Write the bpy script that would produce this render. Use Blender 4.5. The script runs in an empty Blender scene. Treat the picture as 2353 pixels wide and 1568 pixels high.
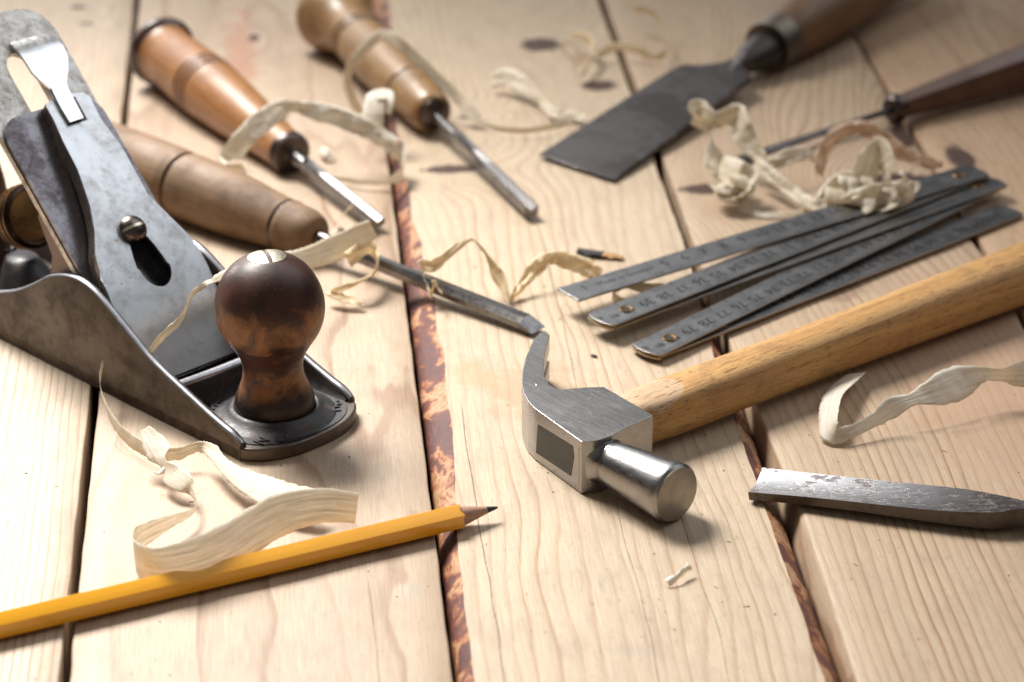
import bpy, bmesh, math, random
from mathutils import Vector, Matrix, noise as mnoise
random.seed(7)
S = 0.01                                    # everything below is written in centimetres
scn = bpy.context.scene
col = scn.collection

# ------------------------------------------------------------------ camera
H = 46.0; FP = 6536.0; PITCH = math.atan(3074 / FP); CX, CY = 1176.5, 784.0
cd = bpy.data.cameras.new('camera'); cam = bpy.data.objects.new('camera', cd); col.objects.link(cam)
cam.location = (0, 0, H * S)
cam.rotation_euler = (math.radians(90) - PITCH, 0, 0)
cd.sensor_width = 36; cd.lens = 36 * FP / 2353
cd.clip_start = 0.01; cd.clip_end = 100
cd.dof.use_dof = True; cd.dof.focus_distance = 0.98; cd.dof.aperture_fstop = 10.5
cd.dof.aperture_blades = 0
scn.camera = cam

# ------------------------------------------------------------------ world and lamps
world = bpy.data.worlds.new('World'); scn.world = world; world.use_nodes = True
wn = world.node_tree; wn.nodes.clear()
wo = wn.nodes.new('ShaderNodeOutputWorld'); wb = wn.nodes.new('ShaderNodeBackground')
wt = wn.nodes.new('ShaderNodeTexCoord')
def wdot(vec, lo, hi, p=1.0):
    d = wn.nodes.new('ShaderNodeVectorMath'); d.operation = 'DOT_PRODUCT'
    wn.links.new(wt.outputs['Generated'], d.inputs[0]); d.inputs[1].default_value = Vector(vec).normalized()
    m = wn.nodes.new('ShaderNodeMapRange'); m.inputs[1].default_value = lo; m.inputs[2].default_value = hi
    m.interpolation_type = 'SMOOTHERSTEP'
    wn.links.new(d.outputs['Value'], m.inputs[0]); return m.outputs[0]
WIN = wdot((-0.48, 0.81, 0.37), 0.80, 1.0)
FRT = wdot((0.15, -1.0, 0.35), 0.1, 1.0)       # paler room behind the camera
CAPLOBE = wdot((0.56, 0.34, 0.755), 0.86, 0.995)    # added bright patch for the cap's reflection, upper right; WIN is the window side
CEI = wdot((-0.15, 0.1, 1.0), 0.25, 0.97)         # pale ceiling
def wmix(f, a, b):
    m = wn.nodes.new('ShaderNodeMix'); m.data_type = 'RGBA'
    wn.links.new(f, m.inputs[0])
    for i, c in ((6, a), (7, b)):
        if isinstance(c, tuple): m.inputs[i].default_value = (*c, 1)
        else: wn.links.new(c, m.inputs[i])
    return m.outputs[2]
c1 = wmix(CEI, (0.035, 0.031, 0.028), (0.11, 0.11, 0.112))
c1 = wmix(FRT, c1, (0.19, 0.178, 0.162))
c1 = wmix(CAPLOBE, c1, (2.0, 2.08, 2.2))
c2 = wmix(WIN, c1, (2.1, 2.13, 2.18))
wn.links.new(c2, wb.inputs[0]); wb.inputs[1].default_value = 1.0
wn.links.new(wb.outputs[0], wo.inputs[0])

def area(name, loc, target, sx, sy, power, color, spread=180):
    l = bpy.data.lights.new(name, 'AREA'); l.shape = 'RECTANGLE'; l.size = sx * S; l.size_y = sy * S
    l.energy = power; l.color = color; l.spread = math.radians(spread)
    o = bpy.data.objects.new(name, l); col.objects.link(o)
    o.location = Vector(loc) * S
    o.rotation_euler = (Vector(target) - Vector(loc)).to_track_quat('-Z', 'Y').to_euler()
    return o
area('window_light', (-50, 150, 85), (-24, 90, 0), 50, 40, 5.7, (1.0, 0.968, 0.925), 59)
scn.view_settings.view_transform = 'Standard'; scn.view_settings.look = 'None'
scn.view_settings.exposure = -0.21; scn.view_settings.gamma = 1.0
scn.view_settings.use_curve_mapping = False

# ------------------------------------------------------------------ geometry helpers
def ray(x, y):
    v = (y - CY) / FP; u = (x - CX) / FP
    return Vector((u, math.cos(PITCH) - v * math.sin(PITCH), -math.sin(PITCH) - v * math.cos(PITCH)))
EYE = Vector((0, 0, H))
def G(x, y, z=0.0):
    d = ray(x, y); return EYE + d * ((z - H) / d.z)
def frame(o, xdir, up=(0, 0, 1)):
    """4x4 in cm: origin o, local x along xdir, local z as near up as possible"""
    X = Vector(xdir).normalized(); Z = Vector(up); Y = Z.cross(X).normalized(); Z = X.cross(Y)
    M = Matrix.Identity(4)
    for i, a in enumerate((X, Y, Z)):
        for j in range(3): M[j][i] = a[j]
    for j in range(3): M[j][3] = o[j]
    return M
def smat(M):
    M = M.copy()
    for j in range(3): M[j][3] *= S
    return M
def thing(name, M, label, cat, group=None, kind=None):
    o = bpy.data.objects.new(name, None); col.objects.link(o); o.empty_display_size = 0.01
    o.matrix_world = smat(M)
    o['label'] = label; o['category'] = cat
    if group: o['group'] = group
    if kind: o['kind'] = kind
    return o
def mesh_obj(name, bm, mat, parent=None, M=None, smooth=40, label=None, mods=None):
    for v in bm.verts: v.co *= S
    bmesh.ops.remove_doubles(bm, verts=bm.verts, dist=1e-7)
    bmesh.ops.recalc_face_normals(bm, faces=bm.faces)
    me = bpy.data.meshes.new(name); bm.to_mesh(me); bm.free()
    mats = mat if isinstance(mat, (list, tuple)) else [mat]
    for m in mats: me.materials.append(m)
    if smooth:
        me.polygons.foreach_set('use_smooth', [True] * len(me.polygons))
        me.set_sharp_from_angle(angle=math.radians(smooth))
    o = bpy.data.objects.new(name, me); col.objects.link(o)
    if parent: o.parent = parent
    if M is not None: o.matrix_local = smat(M)
    if label: o['label'] = label
    return o
def tagm(o, label, cat, group=None):
    o['label'] = label; o['category'] = cat
    if group: o['group'] = group
    return o
def bevel(o, w=0.04, seg=2, ang=35):
    m = o.modifiers.new('bevel', 'BEVEL'); m.width = w * S; m.segments = seg; m.limit_method = 'ANGLE'
    m.angle_limit = math.radians(ang); m.harden_normals = False
    return o
def bxy(bm, x0, x1, y0, y1, z0, z1):
    vs = [bm.verts.new((x, y, z)) for z in (z0, z1) for x, y in ((x0, y0), (x1, y0), (x1, y1), (x0, y1))]
    for f in ((3, 2, 1, 0), (4, 5, 6, 7), (0, 1, 5, 4), (1, 2, 6, 5), (2, 3, 7, 6), (3, 0, 4, 7)):
        bm.faces.new([vs[i] for i in f])
def prism(bm, pts, z0, z1):
    a = [bm.verts.new((*p, z0)) for p in pts]; b = [bm.verts.new((*p, z1)) for p in pts]
    n = len(pts)
    bm.faces.new(a[::-1]); bm.faces.new(b)
    for i in range(n): bm.faces.new((a[i], a[(i + 1) % n], b[(i + 1) % n], b[i]))
def sweep(bm, rings, cap=True, closed=True):
    """rings: list of lists of 3D points (same count)"""
    R = [[bm.verts.new(p) for p in r] for r in rings]
    n = len(R[0])
    for i in range(len(R) - 1):
        for j in range(n if closed else n - 1):
            k = (j + 1) % n
            bm.faces.new((R[i][j], R[i][k], R[i + 1][k], R[i + 1][j]))
    if cap and closed:
        bm.faces.new(R[0][::-1]); bm.faces.new(R[-1])
    return R
def lathe(bm, prof, n=56, sy=1.0, sz=1.0, wob=0):
    """revolve about local x: prof = [(x, r)]"""
    rings = []
    for x, r in prof:
        r = max(r, 1e-3)
        rings.append([(x, sy * r * math.cos(2 * math.pi * j / n), sz * r * math.sin(2 * math.pi * j / n)) for j in range(n)])
    sweep(bm, rings)
def smoothprof(pts, k=6):
    """Catmull-Rom through (x, r) points"""
    out = []
    for i in range(len(pts) - 1):
        p0 = pts[max(i - 1, 0)]; p1 = pts[i]; p2 = pts[i + 1]; p3 = pts[min(i + 2, len(pts) - 1)]
        for t in range(k):
            t /= k
            out.append(tuple(0.5 * (2 * p1[a] + (p2[a] - p0[a]) * t + (2 * p0[a] - 5 * p1[a] + 4 * p2[a] - p3[a]) * t * t
                             + (3 * p1[a] - p0[a] - 3 * p2[a] + p3[a]) * t ** 3) for a in range(len(p1))))
    out.append(tuple(pts[-1])); return out
def text_bm(bm, s, size, M, depth=0.0):
    """letters as geometry, M places them (cm)"""
    cu = bpy.data.curves.new('t', 'FONT'); cu.body = s; cu.size = size; cu.align_x = 'CENTER'; cu.align_y = 'CENTER'
    cu.extrude = depth; cu.resolution_u = 3
    ob = bpy.data.objects.new('t', cu); col.objects.link(ob)
    dg = bpy.context.evaluated_depsgraph_get()
    me = bpy.data.meshes.new_from_object(ob.evaluated_get(dg))
    me.transform(M); bm.from_mesh(me)
    bpy.data.objects.remove(ob); bpy.data.curves.remove(cu); bpy.data.meshes.remove(me)

# ------------------------------------------------------------------ material helpers
class NT:
    def __init__(s, name):
        s.m = bpy.data.materials.new(name); s.m.use_nodes = True; s.t = s.m.node_tree; s.t.nodes.clear()
        s.out = s.n('ShaderNodeOutputMaterial'); s.b = s.n('ShaderNodeBsdfPrincipled')
        s.l(s.b.outputs[0], s.out.inputs[0])
        tc = s.n('ShaderNodeTexCoord'); s.tc = tc
        s.P = s.vm('MULTIPLY', tc.outputs['Object'], (100, 100, 100))   # centimetres
    def n(s, t): return s.t.nodes.new(t)
    def l(s, a, b): s.t.links.new(a, b)
    def put(s, sock, v):
        if v is None: return
        if isinstance(v, bpy.types.NodeSocket): s.l(v, sock)
        else:
            if isinstance(v, (tuple, list)) and len(v) == 3 and sock.type == 'RGBA': v = (*v, 1)
            sock.default_value = v
    def vm(s, op, a, b=None, c=None):
        n = s.n('ShaderNodeVectorMath'); n.operation = op
        s.put(n.inputs[0], a); s.put(n.inputs[1], b)
        if op == 'SCALE': s.put(n.inputs[3], c)
        return n.outputs['Value'] if op in ('LENGTH', 'DOT_PRODUCT', 'DISTANCE') else n.outputs[0]
    def ma(s, op, a, b=None, c=None, clamp=False):
        n = s.n('ShaderNodeMath'); n.operation = op; n.use_clamp = clamp
        s.put(n.inputs[0], a); s.put(n.inputs[1], b); s.put(n.inputs[2], c); return n.outputs[0]
    def xyz(s, v):
        n = s.n('ShaderNodeSeparateXYZ'); s.l(v, n.inputs[0]); return n.outputs
    def comb(s, x, y, z):
        n = s.n('ShaderNodeCombineXYZ'); s.put(n.inputs[0], x); s.put(n.inputs[1], y); s.put(n.inputs[2], z); return n.outputs[0]
    def noise(s, v, scale=1.0, detail=3, rough=0.5, dist=0.0, st=None, off=None, col=False):
        if st: v = s.vm('MULTIPLY', v, st)
        if off: v = s.vm('ADD', v, off)
        n = s.n('ShaderNodeTexNoise'); s.l(v, n.inputs['Vector']); n.inputs['Scale'].default_value = scale
        n.inputs['Detail'].default_value = detail; n.inputs['Roughness'].default_value = rough
        n.inputs['Distortion'].default_value = dist
        return n.outputs['Color' if col else 'Fac']
    def voro(s, v, scale=1.0, st=None, feat='F1', out='Distance', rnd=1.0):
        if st: v = s.vm('MULTIPLY', v, st)
        n = s.n('ShaderNodeTexVoronoi'); n.feature = feat; s.l(v, n.inputs['Vector']); n.inputs['Scale'].default_value = scale
        n.inputs['Randomness'].default_value = rnd
        return n.outputs[out]
    def rng(s, v, a, b, c=0.0, d=1.0, smooth=False):
        n = s.n('ShaderNodeMapRange'); s.put(n.inputs[0], v)
        for i, q in enumerate((a, b, c, d)): s.put(n.inputs[i + 1], q)
        if smooth: n.interpolation_type = 'SMOOTHSTEP'
        return n.outputs[0]
    def ramp(s, f, stops, interp='LINEAR'):
        n = s.n('ShaderNodeValToRGB'); s.l(f, n.inputs[0]); cr = n.color_ramp; cr.interpolation = interp
        while len(cr.elements) < len(stops): cr.elements.new(0.5)
        for e, (p, c) in zip(cr.elements, stops):
            e.position = p; e.color = (*c, 1) if isinstance(c, tuple) else (c, c, c, 1)
        return n.outputs[0]
    def mix(s, f, a, b, mode='MIX'):
        n = s.n('ShaderNodeMix'); n.data_type = 'RGBA'; n.blend_type = mode
        s.put(n.inputs[0], f); s.put(n.inputs[6], a); s.put(n.inputs[7], b); return n.outputs[2]
    def bump(s, h, dist=0.02, strength=0.5):
        n = s.n('ShaderNodeBump'); s.l(h, n.inputs['Height']); n.inputs['Distance'].default_value = dist * S
        n.inputs['Strength'].default_value = strength; s.l(n.outputs[0], s.b.inputs['Normal']); return n
    def set(s, **k):
        names = dict(color='Base Color', rough='Roughness', metal='Metallic', coat='Coat Weight', coatr='Coat Roughness',
                     spec='Specular IOR Level', ior='IOR', aniso='Anisotropic', trans='Transmission Weight', sheen='Sheen Weight')
        for a, v in k.items(): s.put(s.b.inputs[names[a]], v)
        return s

# ---- pine board: growth rings that bend round the knots, fibres, pores, cracks, grime
def pine(name, seed=0.0, wc=0.0, dep=6.0, slope=0.0, q0=95.0, freq=1.6, early=(0.63, 0.49, 0.345), late=(0.50, 0.33, 0.18),
         contrast=0.8, warp=1.0, knots=(), cracks=(), stains=(), tint=None, speck=1.0, rough=0.5, fade=None, hard=1.0):
    """local x runs along the board (cm), local y is minus the across coordinate w"""
    k = NT(name); x, y, z = k.xyz(k.P); w = k.ma('MULTIPLY', y, -1.0)
    V = k.comb(x, w, z)
    # slow wander
    wa = k.noise(V, 1.0, 2, 0.5, st=(0.045, 0.16, 0.16), off=(seed * 3.1, seed, 0))
    wb_ = k.noise(V, 1.0, 2, 0.5, st=(0.22, 0.9, 0.9), off=(seed, seed * 2, 5))
    dw = k.ma('SUBTRACT', w, wc); dz = k.ma('ADD', dep, k.ma('MULTIPLY', k.ma('SUBTRACT', x, q0), slope))
    dz = k.ma('SUBTRACT', dz, z)
    R = k.ma('SQRT', k.ma('ADD', k.ma('MULTIPLY', dw, dw), k.ma('MULTIPLY', dz, dz)))
    R = k.ma('ADD', R, k.ma('MULTIPLY', k.ma('SUBTRACT', wa, 0.5), 5.0 * warp))
    R = k.ma('ADD', R, k.ma('MULTIPLY', k.ma('SUBTRACT', wb_, 0.5), 0.55 * warp))
    kmask = None
    for (kw, kq, rw, rq, amp, *noface) in knots:
        aw = k.ma('SUBTRACT', w, kw); aq = k.ma('SUBTRACT', x, kq)
        a2 = k.ma('MULTIPLY', aw, 1 / (rw * 3.0)); b2 = k.ma('MULTIPLY', aq, 1 / (rq * 4.5))
        e = k.ma('EXPONENT', k.ma('MULTIPLY', k.ma('ADD', k.ma('MULTIPLY', a2, a2), k.ma('MULTIPLY', b2, b2)), -1.0))
        R = k.ma('ADD', R, k.ma('MULTIPLY', e, amp))
        if noface: continue
        a3 = k.ma('MULTIPLY', aw, 1 / rw); b3 = k.ma('MULTIPLY', aq, 1 / rq)
        d = k.ma('SQRT', k.ma('ADD', k.ma('MULTIPLY', a3, a3), k.ma('MULTIPLY', b3, b3)))
        d = k.ma('ADD', d, k.ma('MULTIPLY', k.ma('SUBTRACT', k.noise(V, 2.2, 3), 0.5), 0.9))
        mk = k.rng(d, 0.75, 1.15, 1.0, 0.0, True)
        kmask = mk if kmask is None else k.ma('MAXIMUM', kmask, mk)
    fn = k.noise(V, 1.0, 1, 0.5, st=(0.01, 0.35, 0.35), off=(seed * 7, 3, 1))
    ph = k.ma('ADD', k.ma('MULTIPLY', R, freq), k.ma('MULTIPLY', fn, 2.2))
    fr = k.ma('FRACT', ph)
    idx = k.ma('FLOOR', ph)
    wn_ = k.n('ShaderNodeTexWhiteNoise'); wn_.noise_dimensions = '1D'; k.l(idx, wn_.inputs['W'])
    ringamt = k.rng(wn_.outputs['Value'], 0, 1, 0.45, 1.15)
    lat = k.ramp(fr, [(0.0, 0.0), (0.40, 0.06), (0.70, 0.38), (0.84, 1.0), (0.92, 0.9), (0.97, 0.1), (1.0, 0.0)], 'LINEAR')
    lat = k.ma('MULTIPLY', lat, ringamt)
    lat = k.ma('MULTIPLY', lat, k.rng(k.noise(V, 1.0, 2, st=(0.03, 0.1, 0.1), off=(9, seed, 2)), 0.32, 0.62, 0.55, 1.1))
    if fade is not None:      # grain is stronger where fade says (w0, w1)
        lat = k.ma('MULTIPLY', lat, k.rng(w, fade[0], fade[1], fade[2], fade[3], True))
    c = k.mix(k.ma('MULTIPLY', lat, contrast), early, late)
    # broad colour drift
    dr = k.noise(V, 1.0, 3, 0.55, st=(0.06, 0.22, 0.2), off=(seed, 11, 4))
    c = k.mix(k.rng(dr, 0.35, 0.7, 0.0, 0.55), c, tint or (0.50, 0.335, 0.215))
    dr2 = k.noise(V, 1.0, 4, 0.6, st=(0.35, 0.8, 0.8), off=(3, seed * 5, 4))
    c = k.mix(k.rng(dr2, 0.48, 0.72, 0.0, 0.38), c, (0.38, 0.28, 0.20))
    gm = k.noise(V, 1.0, 5, 0.7, 0.3, st=(1.6, 3.5, 3.5), off=(8, seed, 1))
    c = k.mix(k.rng(gm, 0.56, 0.76, 0.0, 0.42), c, (0.26, 0.185, 0.13))
    # fibres
    fb = k.noise(V, 1.0, 4, 0.65, st=(0.55, 22, 22), off=(seed, 0, 0))
    c = k.mix(k.rng(fb, 0.3, 0.72, 0.0, 0.42), c, (0.33, 0.23, 0.15), 'MULTIPLY')
    fb2 = k.noise(V, 1.0, 3, 0.6, st=(1.2, 55, 55), off=(seed, 5, 0))
    # resin ducts: tiny dark dashes
    sp = k.noise(V, 1.0, 2, 0.5, st=(3.2, 26, 26), off=(1, seed, 7))
    spm = k.rng(sp, 0.69, 0.76, 0.0, 0.8 * speck)
    c = k.mix(spm, c, (0.15, 0.085, 0.05))
    dt = k.voro(V, 2.3, feat='F1'); dts = k.noise(V, 0.7, 2, off=(0, 0, seed))
    dm = k.ma('MULTIPLY', k.rng(dt, 0.035, 0.085, 0.9, 0.0), k.rng(dts, 0.50, 0.60, 0.0, 1.0))
    c = k.mix(k.ma('MULTIPLY', dm, 0.8 * speck), c, (0.10, 0.06, 0.04))
    for (sw, sq, rw, rq, scol, amt) in stains:
        a3 = k.ma('MULTIPLY', k.ma('SUBTRACT', w, sw), 1 / rw); b3 = k.ma('MULTIPLY', k.ma('SUBTRACT', x, sq), 1 / rq)
        d = k.ma('SQRT', k.ma('ADD', k.ma('MULTIPLY', a3, a3), k.ma('MULTIPLY', b3, b3)))
        d = k.ma('ADD', d, k.ma('MULTIPLY', k.ma('SUBTRACT', k.noise(V, 0.9, 5, 0.65, off=(seed, 2, 1)), 0.5), 2.4))
        c = k.mix(k.ma('MULTIPLY', k.rng(d, 0.5, 1.2, 1.0, 0.0, True), amt), c, scol)
    hgt = k.ma('ADD', k.ma('MULTIPLY', fb2, 0.35), k.ma('MULTIPLY', lat, 0.3))
    if kmask is not None:
        kc = k.mix(k.noise(V, 1.3, 4, 0.6), (0.022, 0.012, 0.010), (0.10, 0.042, 0.026))
        c = k.mix(k.ma('MULTIPLY', kmask, 0.96), c, kc)
    for (w0, qa, qb, amp, wd) in cracks:
        wv = k.noise(V, 1.0, 2, 0.5, st=(0.11, 0.0, 0.0), off=(w0 * 3, w0, 0))
        wv2 = k.noise(V, 1.0, 3, 0.7, st=(1.3, 0.0, 0.0), off=(w0 * 5, w0, 2))
        cw = k.ma('ADD', k.ma('MULTIPLY', k.ma('SUBTRACT', wv, 0.5), amp), k.ma('MULTIPLY', k.ma('SUBTRACT', wv2, 0.5), 0.07))
        dd = k.ma('ABSOLUTE', k.ma('SUBTRACT', k.ma('SUBTRACT', w, w0), cw))
        wid = k.ma('MULTIPLY', k.rng(wv2, 0.35, 0.6, 0.35, 1.0), wd)
        m = k.rng(dd, k.ma('MULTIPLY', wid, 0.4), wid, 1.0, 0.0)
        m = k.ma('MULTIPLY', m, k.ma('MULTIPLY', k.rng(x, qa, qa + 1.0), k.rng(x, qb - 1.0, qb, 1.0, 0.0)))
        c = k.mix(k.ma('MULTIPLY', m, 0.85), c, (0.13, 0.075, 0.045))
        hgt = k.ma('SUBTRACT', hgt, m)
    k.set(color=c, rough=k.rng(fb, 0.2, 0.8, rough - 0.06, rough + 0.14), spec=0.42)
    k.bump(hgt, 0.022, 0.55)
    return k.m

def bark(name, base=1.0):
    k = NT(name)
    v = k.P
    d = k.noise(v, 1.0, 2, st=(0.5, 0.5, 0.5), col=True)
    v2 = k.vm('ADD', v, k.vm('SCALE', d, None, 2.2))
    v2 = k.vm('MULTIPLY', v2, (0.55, 1.1, 1.1))
    n1 = k.noise(v2, 0.85, 6, 0.62)
    x, y, z = k.xyz(k.P)
    diag = k.ma('SINE', k.ma('ADD', k.ma('MULTIPLY', x, 0.9), k.ma('MULTIPLY', y, 1.4)))
    n1 = k.ma('ADD', n1, k.ma('MULTIPLY', diag, 0.015))
    c = k.ramp(n1, [(0.28, (0.05, 0.015, 0.016)), (0.48, (0.13, 0.034, 0.028)), (0.50, (0.20, 0.05, 0.022)),
                    (0.53, (0.44, 0.17, 0.06)), (0.59, (0.56, 0.35, 0.19)), (0.64, (0.40, 0.14, 0.05)), (0.70, (0.16, 0.05, 0.03))])
    f = k.noise(v, 1.0, 5, 0.7, st=(4, 14, 14))
    c = k.mix(k.rng(f, 0.35, 0.75, 0, 0.55), c, (0.12, 0.055, 0.03))
    k.set(color=c, rough=0.62)
    k.bump(k.ma('ADD', n1, k.ma('MULTIPLY', f, 0.25)), 0.12, 0.9)
    return k.m

def steel(name, base=(0.45, 0.45, 0.46), rough=0.3, dark=(0.10, 0.08, 0.07), amt=0.4, sc=0.8, thr=(0.5, 0.7), metal=1.0,
          scratch=0.0, sdir=(0.4, 18, 18), pit=0.3, pitc=(0.03, 0.02, 0.016), lo=0.08, bumps=0.25, rust=0.0):
    k = NT(name)
    n1 = k.noise(k.P, sc, 7, 0.68, 0.6); n2 = k.noise(k.P, sc * 5.5, 5, 0.7)
    f = k.rng(k.ma('ADD', k.ma('MULTIPLY', n1, 0.7), k.ma('MULTIPLY', n2, 0.3)), thr[0], thr[1], 0.0, 1.0, True)
    c = k.mix(k.ma('MULTIPLY', f, amt), base, dark)
    p = k.voro(k.P, 3.1); ps = k.noise(k.P, 1.1, 3)
    pm = k.ma('MULTIPLY', k.rng(p, 0.06, 0.16, 1.0, 0.0), k.rng(ps, 0.5, 0.6))
    pn = k.rng(k.noise(k.P, 7.5, 4, 0.7), 0.66, 0.72)
    pm = k.ma('MAXIMUM', pm, pn)
    c = k.mix(k.ma('MULTIPLY', pm, pit), c, pitc)
    if rust:
        rn = k.rng(k.noise(k.P, 1.3, 6, 0.7, 0.4, off=(4, 2, 9)), 0.56, 0.66)
        c = k.mix(k.ma('MULTIPLY', rn, rust), c, (0.10, 0.045, 0.025))
    s = k.noise(k.P, 1.0, 4, 0.7, st=sdir)
    r = k.ma('ADD', k.rng(s, 0.25, 0.75, rough - lo, rough + lo), k.ma('MULTIPLY', f, 0.22 * amt))
    r = k.ma('ADD', r, k.ma('MULTIPLY', pm, 0.2), clamp=True)
    h = k.ma('ADD', k.ma('MULTIPLY', s, 0.5 * (0.3 + scratch)), k.ma('MULTIPLY', k.noise(k.P, 9.0, 4, 0.6), 0.4))
    h = k.ma('SUBTRACT', h, k.ma('MULTIPLY', pm, 0.5 * pit))
    k.set(color=c, rough=r, metal=k.ma('SUBTRACT', metal, k.ma('MULTIPLY', pm, 0.6 * pit)))
    k.bump(h, 0.012, bumps)
    return k.m

def turned(name, a, b, dark, rough=0.3, coat=0.4, st=(0.6, 6, 6), blot=0.5, seed=0, pores=0.4, streak=0.5):
    """turned wooden handle, grain along local x"""
    k = NT(name); off = (seed * 3.3, seed * 1.7, seed)
    g = k.noise(k.P, 1.0, 5, 0.62, 0.3, st=st, off=off)
    c = k.mix(k.rng(g, 0.3, 0.7), a, b)
    g2 = k.noise(k.P, 1.0, 3, 0.6, st=(st[0] * 1.6, st[1] * 4, st[2] * 4), off=off)
    c = k.mix(k.rng(g2, 0.5, 0.75, 0, streak), c, dark)
    bl = k.noise(k.P, 0.55, 5, 0.65, off=off)
    c = k.mix(k.rng(bl, 0.45, 0.72, 0, blot), c, dark)
    pr = k.rng(k.noise(k.P, 1.0, 2, 0.5, st=(2.2, 20, 20), off=off), 0.66, 0.74, 0, pores)
    c = k.mix(pr, c, tuple(v * 0.35 for v in dark))
    k.set(color=c, rough=k.rng(bl, 0.3, 0.7, rough - 0.05, rough + 0.15), coat=coat, coatr=0.22)
    k.bump(k.ma('SUBTRACT', k.ma('MULTIPLY', g2, 0.5), pr), 0.02, 0.35)
    return k.m

def shaving(name, base=(0.93, 0.87, 0.76), seed=0, tr=0.32, warm=(0.80, 0.66, 0.44), film=0.0):
    k = NT(name)
    u = k.n('ShaderNodeUVMap').outputs[0]
    s = k.noise(u, 1.0, 5, 0.7, st=(0.45, 10, 1), off=(seed, seed * 2, 0))
    s2 = k.noise(u, 1.0, 3, 0.6, st=(0.5, 3.0, 1), off=(seed, 5, 0))
    s3 = k.noise(u, 1.0, 4, 0.7, st=(9, 5, 1), off=(seed, 15, 0))
    c = k.mix(k.rng(s, 0.44, 0.68, 0, 0.85), base, tuple(v * 0.70 for v in warm))
    c = k.mix(k.rng(s2, 0.46, 0.66, 0, 0.6), c, warm)
    c = k.mix(k.rng(s3, 0.55, 0.75, 0, 0.3), c, tuple(v * 0.7 for v in warm))
    sp = k.rng(k.noise(u, 1.0, 2, st=(3, 14, 1), off=(seed, 1, 0)), 0.70, 0.76, 0, 0.55)
    c = k.mix(sp, c, (0.30, 0.18, 0.09))
    k.set(color=c, rough=0.45, spec=0.45)
    bp = k.bump(k.ma('ADD', s, k.ma('MULTIPLY', s3, 0.4)), 0.03, 0.8)
    t = k.n('ShaderNodeBsdfTranslucent'); k.l(k.mix(0.5, c, (0.98, 0.88, 0.66)), t.inputs[0]); k.l(bp.outputs[0], t.inputs['Normal'])
    ms = k.n('ShaderNodeMixShader'); ms.inputs[0].default_value = tr
    k.l(k.b.outputs[0], ms.inputs[1]); k.l(t.outputs[0], ms.inputs[2])
    # thin places of the film let you see through between the fibres
    tp = k.n('ShaderNodeBsdfTransparent'); mt = k.n('ShaderNodeMixShader')
    k.l(k.rng(s, 0.30, 0.62, film + 0.10, film * 0.6), mt.inputs[0])
    k.l(ms.outputs[0], mt.inputs[1]); k.l(tp.outputs[0], mt.inputs[2]); k.l(mt.outputs[0], k.out.inputs[0])
    return k.m

def plain(name, c, rough=0.5, metal=0.0, coat=0.0, nz=0.15, sc=3.0, spec=0.5):
    k = NT(name)
    n = k.noise(k.P, sc, 5, 0.65)
    cc = k.mix(k.rng(n, 0.3, 0.7), tuple(v * (1 - nz) for v in c), tuple(min(v * (1 + nz), 1) for v in c))
    k.set(color=cc, rough=k.rng(n, 0.3, 0.7, max(rough - 0.07, 0.05), rough + 0.07), metal=metal, coat=coat, spec=spec)
    k.bump(n, 0.01, 0.2)
    return k.m

# ------------------------------------------------------------------ the table
PA = math.atan((560 - 1176.5) / (FP / math.cos(PITCH)))
PD = Vector((math.sin(PA), math.cos(PA), 0)); PW = Vector((math.cos(PA), -math.sin(PA), 0))
TM = frame((0, 0, 0), PD)
def plank_w(x, y): g = G(x, y); return g.dot(PW), g.dot(PD)
table = thing('workbench_top', TM, 'pale pine plank tabletop with dark gaps and bark edges under all the tools', 'table')
Q0, Q1 = 45.0, 190.0
def plank(name, mat, prof_l, prof_r, label, barkmat=None, bark_l=False, bark_r=False):
    """prof_l(q), prof_r(q): lists of (w, z) from the bottom up to the top edge; the top is flat between"""
    bm = bmesh.new(); N = 290
    prev = None; mid = 10; facesmat = []
    for i in range(N + 1):
        q = Q0 + (Q1 - Q0) * i / N
        L = prof_l(q); R = prof_r(q)
        wl, wr = L[-1][0], R[-1][0]
        pts = list(L) + [(wl + (wr - wl) * (j + 1) / (mid + 1), 0.012 * math.sin(j * 1.3 + q * 0.05)) for j in range(mid)] + list(reversed(R))
        row = [bm.verts.new((q, -w, z)) for w, z in pts]
        if prev:
            for j in range(len(row) - 1):
                f = bm.faces.new((prev[j], row[j], row[j + 1], prev[j + 1]))
                if barkmat and ((bark_l and j < len(L) - 1) or (bark_r and j >= len(pts) - len(R))): f.material_index = 1
        prev = row
    # split bark faces into their own object below
    if barkmat:
        bf = [f for f in bm.faces if f.material_index == 1]
        bm2 = bm.copy()
        bmesh.ops.delete(bm, geom=bf, context='FACES')
        bmesh.ops.delete(bm2, geom=[f for f in bm2.faces if f.material_index != 1], context='FACES')
        for f in bm2.faces: f.material_index = 0
    o = mesh_obj(name, bm, mat, table, smooth=50, label=label)
    if barkmat:
        b = mesh_obj('bark_edge', bm2, barkmat, o, smooth=60, label='reddish brown bark left along the board edge')
    return o
def nz(q, f, s=0.0): return mnoise.noise(Vector((q * f, s, s * 0.7)))
def edge_sq(w, sgn, wob=0.02, s=0.0, chip=0.0):
    def f(q):
        e = w + wob * nz(q, 0.5, s) * 2
        return [(e + sgn * 0.02, -2.3), (e + sgn * 0.01, -0.6), (e, -0.09), (e + sgn * 0.025, -0.035), (e + sgn * 0.075, 0.0)]
    return f
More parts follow.
